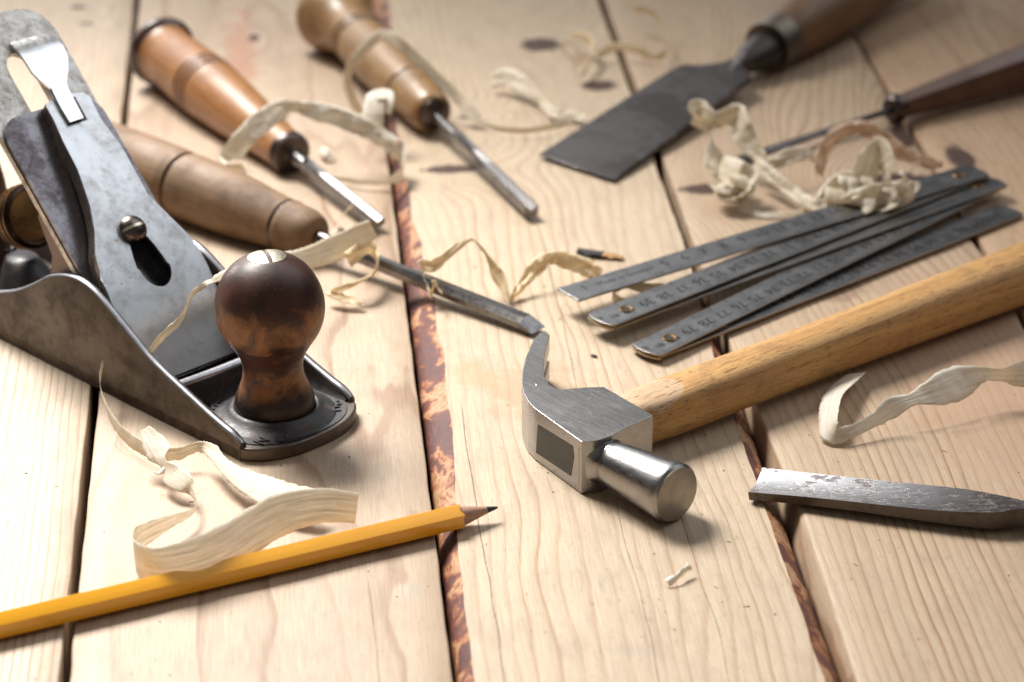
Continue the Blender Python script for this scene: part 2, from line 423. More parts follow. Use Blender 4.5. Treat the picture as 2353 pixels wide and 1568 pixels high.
def bark_left(q):
    top = 5.35 + 0.28 * math.sin((q - 93) * 0.14 + 1.2) + 0.16 * nz(q, 0.35, 3) + 0.05 * nz(q, 2.1, 4)
    top = 5.15 + (top - 5.15) * min(1, max(0.4, (q - 66) / 24)) - 0.1 * max(0, min(1, (q - 118) / 8))
    r = 0.05 * nz(q, 1.1, 9)
    return [(4.72, -2.3), (4.62 + r * .4, -0.8), (4.66 + r, -0.52), (4.66 + (top - 4.66) * 0.35 + r, -0.27 + r), (4.66 + (top - 4.66) * 0.7, -0.10 + r * 0.6), (top, 0.0)]
def wane_right(q):
    t = max(0.0, min(1.0, (106 - q) / 12)); top = 16.12 - 0.42 * t + 0.08 * nz(q, 0.4, 6) + 0.03 * nz(q, 2, 8)
    r = 0.04 * nz(q, 1.3, 2)
    return [(16.35, -2.3), (16.36 + r, -1.1), (16.33 + r, -0.62), (top + (16.33 - top) * 0.6 + r, -0.34), (top + (16.33 - top) * 0.3, -0.13), (top, 0.0)]
def p4_left(q):
    t = max(0.0, min(1.0, (95 - q) / 12)) * max(0.0, min(1.0, (q - 66) / 16))
    top = 16.56 + 0.38 * t + 0.03 * nz(q, 0.6, 6)
    r = 0.035 * nz(q, 1.7, 12)
    return [(16.52, -2.3), (16.50 + r, -1.2), (16.52 + 0.12 * t + r, -0.7), (16.54 + 0.30 * t + r, -0.12), (top, -0.02), (top + 0.05, 0.0)]

m_bark = bark('bark')
m_p1 = pine('pine_board_cream', seed=1.3, wc=-60, dep=10, freq=3.3, early=(0.64, 0.53, 0.40), late=(0.36, 0.21, 0.12), contrast=1.0,
            warp=0.28, tint=(0.55, 0.455, 0.36), knots=[(-10.2, 138.9, 0.5, 0.3, 1.0), (-9.6, 136.3, 0.4, 0.25, 1.0)], speck=0.4)
m_p2 = pine('pine_board_tan', seed=4.1, wc=-2.0, dep=3.5, slope=0.10, q0=78, freq=0.75, early=(0.56, 0.435, 0.315), late=(0.33, 0.21, 0.13), contrast=0.9,
            warp=1.5, tint=(0.47, 0.365, 0.275), knots=[(-1.35, 133.4, 0.28, 0.55, 1.2)], speck=1.0,
            cracks=[(2.2, 72, 80, 0.8, 0.02)],
            stains=[(-2.0, 130.0, 0.9, 8.0, (0.42, 0.22, 0.14), 0.8), (-4.5, 86, 2.2, 4, (0.52, 0.36, 0.25), 0.5), (3.6, 79, 0.35, 0.7, (0.30, 0.34, 0.30), 0.25)])
m_p3 = pine('pine_board_bright', seed=2.2, wc=-14, dep=5, slope=0.0, freq=1.9, early=(0.64, 0.52, 0.375), late=(0.37, 0.22, 0.11), contrast=0.78,
            warp=0.62, tint=(0.54, 0.43, 0.315), knots=[(12.6, 131.2, 1.0, 1.0, 5.0), (14.8, 125.2, 0.85, 0.75, 4.0), (7.15, 115.2, 1.3, 0.5, 2.2), (8.4, 121.5, 0.5, 0.3, 5.0)],
            cracks=[(6.02, 66, 92.5, 0.9, 0.032), (10.7, 66, 86, 1.0, 0.022), (10.35, 92, 107, 0.7, 0.024), (12.9, 62, 84, 1.0, 0.022), (8.9, 92, 101, 0.6, 0.018)],
            stains=[(8.7, 93.0, 1.9, 2.6, (0.42, 0.27, 0.15), 0.6), (11.6, 91.6, 2.0, 0.45, (0.42, 0.25, 0.12), 0.6), (6.6, 94.5, 0.8, 1.6, (0.48, 0.29, 0.15), 0.5),
                    (10.1, 74.8, 0.9, 0.4, (0.34, 0.28, 0.24), 0.22), (9.6, 79.0, 0.12, 0.5, (0.3, 0.3, 0.3), 0.35)])
m_p4 = pine('pine_board_pink', seed=3.7, wc=-40, dep=5, slope=0.0, freq=2.5, early=(0.58, 0.45, 0.315), late=(0.33, 0.175, 0.09), contrast=1.0,
            warp=0.3, tint=(0.53, 0.39, 0.27), knots=[(22.8, 117.0, 1.25, 2.8, 3.6, 1), (17.9, 112.0, 1.2, 0.6, 2.0), (26.3, 112.4, 1.3, 0.8, 4.0), (27.6, 117.3, 0.5, 1.4, 2.0)],
            stains=[(25.5, 92, 3.5, 11, (0.50, 0.31, 0.21), 0.5), (21.5, 101, 1.2, 1.2, (0.22, 0.13, 0.08), 0.5)], speck=0.8)
m_p5 = pine('pine_board_far', seed=6.2, wc=48, dep=8, freq=1.1, early=(0.62, 0.44, 0.29), late=(0.46, 0.27, 0.15), contrast=0.8, warp=1.2,
            knots=[(29.6, 114.5, 0.6, 1.6, 3)])
m_p5b = pine('pine_board_side', seed=8.2, wc=-60, dep=8, freq=2.4, early=(0.60, 0.49, 0.37), late=(0.40, 0.25, 0.15), contrast=0.9, warp=0.5)
m_under = plain('dark_gap_backing', (0.05, 0.035, 0.025), 0.8)
plank('board', m_p1, edge_sq(-19.4, 1, s=1), edge_sq(-7.42, -1, 0.03, s=2), 'cream board with straight grain, leftmost')
plank('board', m_p2, edge_sq(-7.12, 1, 0.03, s=3), edge_sq(4.48, -1, 0.02, s=4), 'tan smooth board under plane and pencil')
plank('board', m_p3, bark_left, wane_right, 'bright board with bark edges and cracks under hammer head', m_bark, True, True)
plank('board', m_p4, p4_left, edge_sq(28.02, -1, 0.05, s=5), 'pinkish board with bold grain under hammer handle')
plank('board', m_p5b, edge_sq(-31.4, 1, s=8), edge_sq(-19.7, -1, s=9), None)
plank('board', m_p5, edge_sq(28.25, 1, 0.03, s=6), edge_sq(40, -1, s=7), 'board with dark knot in far right corner')
bm = bmesh.new(); bxy(bm, Q0, Q1, -41, 32, -4.5, -2.5); mesh_obj('gap_backing', bm, m_under, table, smooth=0)  # added slab blocks light from below so the gaps look dark

# ------------------------------------------------------------------ materials for the tools
m_cast = steel('cast_iron_side', (0.125, 0.105, 0.09), 0.42, (0.05, 0.038, 0.03), 0.7, 0.6, (0.42, 0.68), metal=0.85, pit=0.35, pitc=(0.02, 0.014, 0.01), rust=0.15, bumps=0.3)
m_castedge = steel('worn_iron_edge', (0.34, 0.34, 0.36), 0.36, (0.08, 0.07, 0.07), 0.5, 1.2, (0.45, 0.7), pit=0.3)
m_japan = NT('black_japanned_iron')
_n = m_japan.noise(m_japan.P, 1.6, 6, 0.7, 0.5); _n2 = m_japan.noise(m_japan.P, 8, 5, 0.7)
_c = m_japan.mix(m_japan.rng(_n, 0.5, 0.68), (0.016, 0.015, 0.017), (0.07, 0.036, 0.024))
_c = m_japan.mix(m_japan.rng(_n2, 0.64, 0.74, 0, 0.6), _c, (0.16, 0.12, 0.10))
m_japan.set(color=_c, rough=m_japan.rng(_n, 0.35, 0.68, 0.36, 0.70), spec=0.45, coat=0.08, coatr=0.25)
m_japan.bump(m_japan.ma('ADD', m_japan.ma('MULTIPLY', _n, 0.6), m_japan.ma('MULTIPLY', _n2, 0.4)), 0.05, 0.6)
m_japan = m_japan.m
m_cap = steel('lever_cap_nickel', (0.55, 0.565, 0.585), 0.33, (0.27, 0.25, 0.22), 0.6, 0.55, (0.42, 0.68), pit=0.6, pitc=(0.12, 0.09, 0.06), bumps=0.35, rust=0.22, lo=0.06)
m_capside = steel('lever_cap_side', (0.52, 0.45, 0.40), 0.3, (0.07, 0.045, 0.04), 0.85, 1.1, (0.45, 0.6), pit=0.4)  # brown tint puts the table's reflection into the skirt's colour
m_lever = steel('bright_lever', (0.78, 0.79, 0.8), 0.2, (0.5, 0.5, 0.5), 0.3, 1.0, (0.5, 0.7), pit=0.15, bumps=0.12)
m_iron = steel('mottled_plane_iron', (0.56, 0.54, 0.51), 0.42, (0.20, 0.18, 0.165), 0.75, 1.8, (0.40, 0.66), pit=0.7, pitc=(0.07, 0.05, 0.045), bumps=0.5)
m_breaker = steel('dark_chip_breaker', (0.22, 0.21, 0.225), 0.26, (0.06, 0.045, 0.045), 0.8, 0.7, (0.42, 0.66), pit=0.5)
m_frog = steel('brown_frog', (0.16, 0.115, 0.10), 0.42, (0.07, 0.05, 0.045), 0.6, 0.8, metal=0.7)
m_screw = steel('dark_screw', (0.15, 0.125, 0.11), 0.27, (0.06, 0.045, 0.04), 0.7, 1.6, (0.45, 0.65), pit=0.4)
m_slot = plain('recess_black', (0.02, 0.016, 0.012), 0.8)  # near-black fill for recesses and holes
m_slotbright = steel('slot_bright_metal', (0.75, 0.66, 0.5), 0.3, (0.3, 0.25, 0.2), 0.3)  # bright strip along the cap screw's slot
m_brass = steel('old_brass', (0.32, 0.205, 0.095), 0.3, (0.09, 0.055, 0.03), 0.75, 0.9, (0.45, 0.65), pit=0.3)
m_brassd = steel('brass_wheel_dark', (0.04, 0.027, 0.018), 0.3, (0.015, 0.01, 0.008), 0.9, 0.5, (0.40, 0.62))
m_brasscap = steel('worn_brass_cap', (0.66, 0.585, 0.46), 0.34, (0.20, 0.16, 0.11), 0.7, 1.6, (0.48, 0.66), pit=0.5, bumps=0.4)
m_hammer = steel('brushed_hammer_steel', (0.36, 0.35, 0.345), 0.28, (0.24, 0.225, 0.215), 0.35, 0.5, (0.45, 0.7), pit=0.3, pitc=(0.10, 0.07, 0.05), scratch=0.8, sdir=(1.2, 22, 22), bumps=0.45, lo=0.08)
m_hface = steel('hammer_face_steel', (0.34, 0.32, 0.285), 0.38, (0.22, 0.20, 0.17), 0.5, 1.0, (0.42, 0.7), pit=0.4, bumps=0.4)
m_plug = plain('dark_glossy_wedge', (0.03, 0.032, 0.028), 0.2, 0.0, 0.0, 0.35, 1.2, spec=0.35)
m_rule = steel('zinc_rule_steel', (0.33, 0.333, 0.34), 0.31, (0.17, 0.17, 0.175), 0.6, 1.0, (0.42, 0.66), pit=0.35, pitc=(0.1, 0.1, 0.1), sdir=(0.6, 14, 14), bumps=0.25)
m_ruleedge = steel('brass_rule_edge', (0.30, 0.235, 0.15), 0.35, (0.14, 0.10, 0.06), 0.7, 2.0)
m_ink = plain('worn_black_ink', (0.012, 0.012, 0.014), 0.7, nz=0.6, spec=0.12)
m_blade = steel('chisel_steel', (0.22, 0.21, 0.205), 0.24, (0.09, 0.075, 0.07), 0.7, 1.0, (0.45, 0.66), pit=0.4, sdir=(0.8, 16, 16))
m_blade_dark = steel('dark_blade_steel', (0.17, 0.155, 0.15), 0.30, (0.05, 0.042, 0.04), 0.85, 0.22, (0.44, 0.56), pit=0.25)  # broad dark blotches put a shadow region into the wide blade's colour
m_gouge = steel('pitted_gouge_steel', (0.80, 0.80, 0.82), 0.42, (0.11, 0.09, 0.085), 0.92, 0.8, (0.50, 0.60), pit=0.9, pitc=(0.05, 0.035, 0.03), rust=0.5, bumps=0.35)
m_gouge_side = steel('gouge_side', (0.12, 0.105, 0.095), 0.4, (0.04, 0.035, 0.03), 0.7, 1.5)
m_ferrule = steel('steel_ferrule', (0.16, 0.135, 0.11), 0.45, (0.2, 0.16, 0.13), 0.6, 1.5)
m_darkferr = steel('blackened_ferrule', (0.10, 0.08, 0.075), 0.34, (0.04, 0.03, 0.03), 0.6, 1.5)
m_h1 = turned('orange_varnished_wood', (0.38, 0.175, 0.055), (0.26, 0.11, 0.035), (0.10, 0.038, 0.015), 0.38, 0.2, seed=1, blot=0.35, pores=0.2)
m_h1b = plain('burnt_rim', (0.055, 0.025, 0.016), 0.35, coat=0.3, nz=0.4)
m_h2 = turned('golden_varnished_wood', (0.36, 0.215, 0.085), (0.24, 0.13, 0.05), (0.11, 0.05, 0.02), 0.4, 0.18, seed=2, blot=0.45)
m_h3 = turned('worn_brown_wood', (0.26, 0.155, 0.078), (0.175, 0.10, 0.05), (0.075, 0.045, 0.026), 0.6, 0.0, seed=3, blot=0.75, pores=0.4)
m_h4 = turned('dim_brown_wood', (0.22, 0.11, 0.045), (0.15, 0.073, 0.03), (0.07, 0.036, 0.018), 0.5, 0.05, seed=4, blot=0.4)
m_h5 = turned('dark_red_wood', (0.16, 0.065, 0.028), (0.11, 0.042, 0.02), (0.05, 0.02, 0.012), 0.35, 0.25, seed=5)
m_hh = turned('oak_hammer_handle', (0.62, 0.36, 0.135), (0.46, 0.24, 0.08), (0.22, 0.10, 0.035), 0.45, 0.08, st=(0.2, 4, 4), blot=0.22, seed=6, pores=0.95, streak=0.85)
m_tote = turned('dark_tote_wood', (0.10, 0.045, 0.025), (0.06, 0.028, 0.018), (0.03, 0.014, 0.01), 0.3, 0.4, seed=8)

# oak handle: long dark pores, and a pale rubbed oval next to the head
k = NT('oak_hammer_handle')
g = k.noise(k.P, 1.0, 4, 0.6, 0.2, st=(0.10, 2.6, 2.6)); g2 = k.noise(k.P, 1.0, 4, 0.6, st=(0.22, 8, 8))
c = k.mix(k.rng(g, 0.32, 0.68), (0.66, 0.385, 0.145), (0.50, 0.265, 0.09))
c = k.mix(k.rng(g2, 0.48, 0.72, 0, 0.6), c, (0.36, 0.18, 0.06))
x, y, z = k.xyz(k.P)
ox = k.ma('MULTIPLY', k.ma('SUBTRACT', x, 0.75), 1 / 1.35); oy = k.ma('MULTIPLY', k.ma('SUBTRACT', y, -0.05), 1 / 0.85)
od = k.ma('ADD', k.ma('SQRT', k.ma('ADD', k.ma('MULTIPLY', ox, ox), k.ma('MULTIPLY', oy, oy))), k.ma('MULTIPLY', k.ma('SUBTRACT', k.noise(k.P, 3.0, 3), 0.5), 0.12))
om = k.ma('MULTIPLY', k.rng(od, 0.96, 1.02, 1, 0), k.rng(z, 0.3, 0.4))
c = k.mix(k.ma('MULTIPLY', om, 0.7), c, (0.60, 0.43, 0.29))
p1 = k.rng(k.noise(k.P, 1.0, 3, 0.6, st=(0.8, 11, 11)), 0.60, 0.70, 0, 0.8)
p2 = k.rng(k.noise(k.P, 1.0, 2, 0.5, st=(2.6, 20, 20), off=(3, 3, 3)), 0.60, 0.70, 0, 0.8)
c = k.mix(p1, c, (0.17, 0.075, 0.025)); c = k.mix(p2, c, (0.16, 0.07, 0.025))
gr = k.rng(k.noise(k.P, 0.5, 6, 0.7, 0.5), 0.56, 0.72, 0, 0.5)
c = k.mix(gr, c, (0.20, 0.11, 0.05))
k.set(color=c, rough=k.rng(g2, 0.3, 0.7, 0.42, 0.6), coat=0.06, coatr=0.3, spec=0.4)
k.bump(k.ma('SUBTRACT', g2, k.ma('ADD', p1, p2)), 0.025, 0.5)
m_hh = k.m

# worn knob of the plane: dark varnish rubbed through to orange wood
k = NT('worn_knob_wood'); x, y, z = k.xyz(k.P)
g = k.noise(k.P, 1.0, 5, 0.62, 0.4, st=(7, 7, 1.1)); bl = k.noise(k.P, 0.95, 6, 0.66, 0.5, off=(3.4, 1.1, 6.2))
wood = k.mix(k.rng(g, 0.3, 0.7), (0.36, 0.165, 0.06), (0.19, 0.08, 0.032))
varn = k.mix(k.rng(k.noise(k.P, 1.1, 4), 0.35, 0.65), (0.030, 0.013, 0.010), (0.07, 0.026, 0.017))
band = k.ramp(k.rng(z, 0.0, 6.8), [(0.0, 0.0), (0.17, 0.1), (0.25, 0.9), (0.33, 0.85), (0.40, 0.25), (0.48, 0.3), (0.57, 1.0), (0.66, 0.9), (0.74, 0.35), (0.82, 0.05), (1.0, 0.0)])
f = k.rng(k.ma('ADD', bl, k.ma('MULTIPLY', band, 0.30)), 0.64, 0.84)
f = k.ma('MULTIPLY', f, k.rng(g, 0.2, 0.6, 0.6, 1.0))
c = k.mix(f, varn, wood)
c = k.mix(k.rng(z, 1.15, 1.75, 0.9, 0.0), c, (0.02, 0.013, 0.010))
sc = k.noise(k.vm('ADD', k.P, k.vm('SCALE', k.noise(k.P, 0.6, 2, col=True), None, 3.0)), 1.0, 2, 0.5, st=(1.2, 24, 9))
scm = k.ma('MULTIPLY', k.rng(sc, 0.71, 0.76), k.rng(k.noise(k.P, 0.8, 3, off=(1, 7, 3)), 0.42, 0.58))
c = k.mix(k.ma('MULTIPLY', scm, 0.55), c, (0.42, 0.28, 0.20))
dk = k.rng(k.noise(k.P, 1.0, 3, 0.7, st=(9, 9, 2.0), off=(2, 2, 2)), 0.66, 0.72)
c = k.mix(k.ma('MULTIPLY', dk, 0.7), c, (0.02, 0.01, 0.008))
k.set(color=c, rough=k.rng(bl, 0.3, 0.7, 0.38, 0.56), coat=0.10, coatr=0.22, spec=0.38)
k.bump(k.ma('SUBTRACT', k.ma('MULTIPLY', g, 0.4), k.ma('ADD', k.ma('MULTIPLY', scm, 0.6), k.ma('MULTIPLY', dk, 0.7))), 0.03, 0.5)
m_knob = k.m

# pencil
k = NT('yellow_pencil_lacquer')
n = k.noise(k.P, 1.0, 4, 0.6, st=(0.5, 4, 4)); c = k.mix(k.rng(n, 0.3, 0.7), (0.92, 0.43, 0.006), (0.84, 0.37, 0.005))
c = k.mix(k.rng(k.noise(k.P, 1.0, 2, st=(1.5, 9, 9)), 0.74, 0.78, 0, 0.5), c, (0.35, 0.2, 0.05))
k.set(color=c, rough=0.27, coat=0.6, coatr=0.08); k.bump(n, 0.01, 0.2); m_yel = k.m
m_cedar = turned('sharpened_cedar', (0.46, 0.27, 0.19), (0.36, 0.19, 0.13), (0.22, 0.12, 0.09), 0.6, 0.0, st=(1.2, 12, 12), seed=9, blot=0.2)
m_lead = plain('graphite', (0.035, 0.033, 0.035), 0.35, 0.3)

k = NT('pitted_gouge_face'); x, y, z = k.xyz(k.P)
n1 = k.noise(k.P, 0.9, 7, 0.7, 0.5); n2 = k.noise(k.P, 5.0, 5, 0.7, st=(0.5, 1.4, 1)); br_ = k.noise(k.P, 1.0, 4, 0.7, st=(1.0, 20, 20))
fade = k.rng(k.ma('ADD', x, k.ma('MULTIPLY', k.ma('SUBTRACT', n1, 0.5), 5.0)), 2.5, 7.6)
c = k.mix(fade, (0.72, 0.72, 0.74), (0.15, 0.13, 0.125))
pt_ = k.rng(k.ma('ADD', k.ma('MULTIPLY', n1, 0.45), k.ma('MULTIPLY', n2, 0.55)), 0.535, 0.58)
c = k.mix(k.ma('MULTIPLY', pt_, 0.85), c, (0.10, 0.075, 0.07))
c = k.mix(k.rng(br_, 0.4, 0.7, 0, 0.3), c, (0.3, 0.29, 0.29))
k.set(color=c, metal=k.ma('SUBTRACT', 1.0, k.ma('MULTIPLY', pt_, 0.4)), rough=k.ma('ADD', k.rng(br_, 0.3, 0.7, 0.30, 0.42), k.ma('MULTIPLY', pt_, 0.2)))
k.bump(k.ma('SUBTRACT', k.ma('MULTIPLY', br_, 0.5), pt_), 0.012, 0.5)
m_gouge = k.m

# ------------------------------------------------------------------ bench plane
A45 = math.radians(-45.0)
PM = frame(G(542.5, 1055.5, 0), (math.cos(A45), math.sin(A45), 0))
# local: x forward to toe, y across (0 near side .. 5.4 far side), z up
plane = thing('hand_plane', PM, 'old iron bench plane with brown wooden knob and grey lever cap', 'hand plane')
PMi = PM.inverted()
def PL(x, y, n, d0):
    o = PMi @ EYE; r = PMi.to_3x3() @ ray(x, y); n = Vector(n)
    return o + r * ((d0 - n.dot(o)) / n.dot(r))
Wd = 5.4
side = [(-26.0, 0.9), (-24.0, 1.4), (-20.0, 1.55), (-16.5, 1.65), (-14.6, 1.85), (-13.71, 2.07), (-12.49, 2.56), (-11.28, 3.25), (-10.56, 3.70), (-9.73, 4.02), (-8.95, 4.16),
        (-8.4, 4.15), (-7.88, 4.02), (-7.27, 3.75), (-6.45, 3.30), (-5.67, 2.86), (-4.86, 2.42), (-3.86, 2.03), (-2.86, 1.70), (-1.87, 1.38), (-0.89, 1.10), (-0.3, 0.96), (0.05, 0.80), (0.22, 0.66)]
sp = smoothprof(side, 4)
def wall(y0, y1, name):
    bm = bmesh.new(); n = len(sp); t = abs(y1 - y0)
    ya, yb = min(y0, y1), max(y0, y1)
    rings = []
    for (x, z) in sp:
        e = min(0.09, t * 0.35)
        rings.append([(x, ya, 0.0), (x, ya, z - e), (x, ya + e * 0.35, z - e * 0.3), (x, (ya + yb) / 2, z), (x, yb - e * 0.35, z - e * 0.3), (x, yb, z - e), (x, yb, 0.0)])
    R = sweep(bm, rings, cap=True)
    for f in bm.faces:
        zs = [v.co.z for v in f.verts]; n_ = f.calc_center_median()
        ys = [v.co.y for v in f.verts]
        if max(ys) - min(ys) > 0.005 and min(zs) > 0.3 and len(f.verts) == 4: f.material_index = 1
    return mesh_obj(name, bm, [m_cast, m_castedge], plane, smooth=60)
wall(0.0, 0.30, 'side_wall')
wall(Wd, Wd - 0.30, 'side_wall')
# sole with bulging toe
bm = bmesh.new()
toe = []
for i in range(33):
    t = i / 32; yy = Wd * t
    bulge = 1.22 * (1 - abs(2 * t - 1) ** 2.6) ** 0.75 if 0 < t < 1 else 0
    toe.append((0.18 + bulge, yy))
out = [(-26, 0.0)] + toe + [(-26, Wd)]
prism(bm, out, 0.0, 0.50)
o = mesh_obj('sole', bm, m_cast, plane, smooth=30); bevel(o, 0.07, 3)
bm = bmesh.new()   # japanned bed inside the toe: a thin sheet on the sole, rim left bare
inn = [(-3.45, 0.32)] + [(x - 0.16, 0.32 + (Wd - 0.64) * y / Wd) for x, y in toe] + [(-3.45, Wd - 0.32)]
prism(bm, inn, 0.40, 0.535)
for yy in (0.32, Wd - 0.32):   # fillets up the walls
    s_ = 1 if yy < 2 else -1
    rr = []
    for i in range(14):
        x = -3.4 + 3.5 * i / 13
        h = max(0.0, (1.7 - 0.535) * (1 - (x + 3.4) / 4.2) * 0.55)
        rr.append([(x, yy - s_ * 0.03, 0.5), (x, yy - s_ * 0.03, 0.535 + h), (x, yy + s_ * h * 0.12, 0.535 + h * 0.5), (x, yy + s_ * (0.05 + h * 0.45), 0.53)])
    sweep(bm, rr)
mesh_obj('toe_bed', bm, m_japan, plane, smooth=40)
# cross rib in front of the mouth
bm = bmesh.new()
rr = []
for i in range(13):
    y = 0.28 + (Wd - 0.56) * i / 12
    dip = 0.06 * math.sin(math.pi * i / 12)
    rr.append([(-3.85, y, 0.3), (-3.85, y, 1.48 - dip), (-3.78, y, 1.57 - dip), (-3.66, y, 1.60 - dip), (-3.52, y, 1.55 - dip), (-3.46, y, 1.44 - dip), (-3.40, y, 0.9), (-3.22, y, 0.5)])
sweep(bm, rr)
for f in bm.faces:
    c_ = f.calc_center_median()
    if c_.z > 1.42 and c_.x > -3.84 and len(f.verts) == 4: f.material_index = 1
mesh_obj('cross_rib', bm, [m_japan, m_castedge], plane, smooth=50)
# low bed between rib and mouth
bm = bmesh.new(); bxy(bm, -6.0, -3.85, 0.30, Wd - 0.30, 0.45, 0.62); mesh_obj('throat_bed', bm, m_japan, plane, smooth=0)
# knob seat, knob, screw
KC = (-1.0, 2.70)
bm = bmesh.new()
prof = [(0.50, 2.25), (0.56, 2.12), (0.60, 1.98), (0.66, 1.82), (0.76, 1.68), (0.84, 1.58), (0.86, 1.50), (0.80, 1.40), (0.6, 1.3)]
n = 64; rr = []
for z, r in prof:
    rr.append([(KC[0] + (r + 0.035 * mnoise.noise(Vector((math.cos(a * 2 * math.pi / n) * 3, math.sin(a * 2 * math.pi / n) * 3, z * 4)))) * math.cos(a * 2 * math.pi / n),
                KC[1] + (r + 0.035 * mnoise.noise(Vector((math.cos(a * 2 * math.pi / n) * 3, math.sin(a * 2 * math.pi / n) * 3, z * 4)))) * math.sin(a * 2 * math.pi / n), z) for a in range(n)])
sweep(bm, rr); mesh_obj('knob_seat', bm, m_japan, plane, smooth=60)
kp = [(0.62, 1.36), (0.86, 1.43), (1.16, 1.41), (1.46, 1.30), (1.76, 1.17), (2.05, 1.09), (2.35, 1.07), (2.65, 1.12), (2.89, 1.21), (3.24, 1.42), (3.54, 1.63), (3.85, 1.79),
      (4.20, 1.90), (4.59, 1.945), (5.00, 1.91), (5.40, 1.79), (5.80, 1.585), (6.10, 1.34), (6.32, 1.06), (6.47, 0.78), (6.53, 0.62), (6.52, 0.56)]
bm = bmesh.new()
kpp = [(z, r) for z, r in smoothprof(kp, 4)]
rr = [[(r * math.cos(2 * math.pi * a / 96), r * math.sin(2 * math.pi * a / 96), z) for a in range(96)] for z, r in kpp]
R = sweep(bm, rr)
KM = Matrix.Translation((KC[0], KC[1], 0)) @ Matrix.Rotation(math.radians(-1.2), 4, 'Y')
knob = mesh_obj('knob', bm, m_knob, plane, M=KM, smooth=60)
bm = bmesh.new()   # domed brass cap screw split by its slot
def dome(sgn):
    top = []; nseg = 24
    rings = []
    for j in range(7):
        rr_ = 0.61 * (1 - j / 6 * 0.999); z = 6.545 + 0.11 * (1 - (rr_ / 0.61) ** 2)
        pts = []
        for i in range(nseg + 1):
            a = math.pi * i / nseg; px = rr_ * math.cos(a); py = sgn * max(rr_ * math.sin(a), 0.0)
            pts.append((px, sgn * 0.075 + py, z))
        rings.append(pts)
    low = [(p[0], p[1], 6.43) for p in rings[0]]
    sweep(bm, [low] + rings, cap=False, closed=False)
    edge = [(r[0]) for r in rings] + [(r[-1]) for r in reversed(rings)]
    vs = [bm.verts.new(p) for p in [low[0]] + edge + [low[-1]]]
    bm.faces.new(vs)
dome(1); dome(-1)
SM = Matrix.Rotation(math.radians(-27), 4, 'Z')
sw = mesh_obj('knob_screw', bm, m_brasscap, knob, M=SM, smooth=40)
bm = bmesh.new(); lathe(bm, [(6.40, 0.66), (6.505, 0.66), (6.515, 0.62)], 40)
mesh_obj('screw_recess', bm, m_slot, knob, M=Matrix.Rotation(math.radians(-90), 4, 'Y'), smooth=40)

# blade assembly: frame on the 45 degree bed; local x up the slope, y across, z outward from the bed
SL = math.sqrt(0.5)
D0 = (-5.3 + 1.78) * SL
BM = Matrix(((-SL, 0, SL, 0), (0, -1, 0, 0), (SL, 0, SL, 0), (0, 0, 0, 1)))   # plane-local columns
# make right handed: x=( -s,0,s ), y=(0,-1,0), z = x cross y
X_ = Vector((-SL, 0, SL)); Z_ = Vector((SL, 0, SL)); Y_ = Z_.cross(X_)
for i, a in enumerate((X_, Y_, Z_)):
    for j in range(3): BM[j][i] = a[j]
off = Z_ * D0
for j in range(3): BM[j][3] = off[j]
BMi = BM.inverted(); YS = Y_.y           # sign of y relative to plane v
def slp(x, y, h=0.0):
    """pixel -> (s, v) on the slope plane raised h"""
    P = BMi @ PL(x, y, (SL, 0, SL), D0 + h); return (P.x, P.y)
def sv(s, v): return (s, v * YS)
def plate(name, pts, z0, z1, mat, holes=None, bend=None, bev=0.03, smooth=35, parent=plane, M=BM):
    bm = bmesh.new()
    vs = [bm.verts.new((*p, 0)) for p in pts]; es = [bm.edges.new((vs[i], vs[(i + 1) % len(vs)])) for i in range(len(vs))]
    for h in holes or []:
        hv = [bm.verts.new((*p, 0)) for p in h]; es += [bm.edges.new((hv[i], hv[(i + 1) % len(hv)])) for i in range(len(hv))]
    r = bmesh.ops.triangle_fill(bm, edges=es, use_beauty=True)
    for it in range(3):
        bmesh.ops.subdivide_edges(bm, edges=[e for e in bm.edges if e.calc_length() > 0.55], cuts=1)
    bmesh.ops.triangulate(bm, faces=bm.faces)
    ret = bmesh.ops.extrude_face_region(bm, geom=list(bm.faces))
    up = {v for v in ret['geom'] if isinstance(v, bmesh.types.BMVert)}
    for v in bm.verts:
        b = bend(v.co.x, v.co.y) if bend else 0
        v.co.z = (z1 if v in up else z0) + b
    return mesh_obj(name, bm, mat, parent, M=M, smooth=smooth)
# frog
bm = bmesh.new()
fp = [(-12.2, 0.5), (-4.9, 0.5), (-5.15, 0.9)]
P1 = BM @ Vector((12.2, 0, -1.32)); P0 = BM @ Vector((4.4, 0, -1.32))
fpts = [(-11.6, 0.5), (P0.x - 0.1, 0.5), (P0.x, P0.z), (P1.x, P1.z), (P1.x - 0.3, P1.z - 0.35), (-10.9, 4.2), (-11.3, 2.5)]
for yy in (0.55, Wd - 0.85):
    a = [bm.verts.new((x, yy, z)) for x, z in fpts]; b = [bm.verts.new((x, yy + 0.3, z)) for x, z in fpts]
    bm.faces.new(a[::-1]); bm.faces.new(b)
    for i in range(len(a)): bm.faces.new((a[i], a[(i + 1) % len(a)], b[(i + 1) % len(a)], b[i]))
a = [(x, z) for x, z in [(-10.9, 0.5), (P0.x - 0.15, 0.5), (P0.x - 0.05, P0.z - 0.05), (P1.x + 1.0, P1.z - 1.1), (P1.x + 0.6, P1.z - 1.5), (-9.6, 1.3)]]
A_ = [bm.verts.new((x, 0.84, z)) for x, z in a]; B_ = [bm.verts.new((x, Wd - 0.84, z)) for x, z in a]
bm.faces.new(A_[::-1]); bm.faces.new(B_)
for i in range(len(a)): bm.faces.new((A_[i], A_[(i + 1) % len(a)], B_[(i + 1) % len(a)], B_[i]))
o = mesh_obj('frog', bm, m_frog, plane, smooth=30); bevel(o, 0.05, 2)
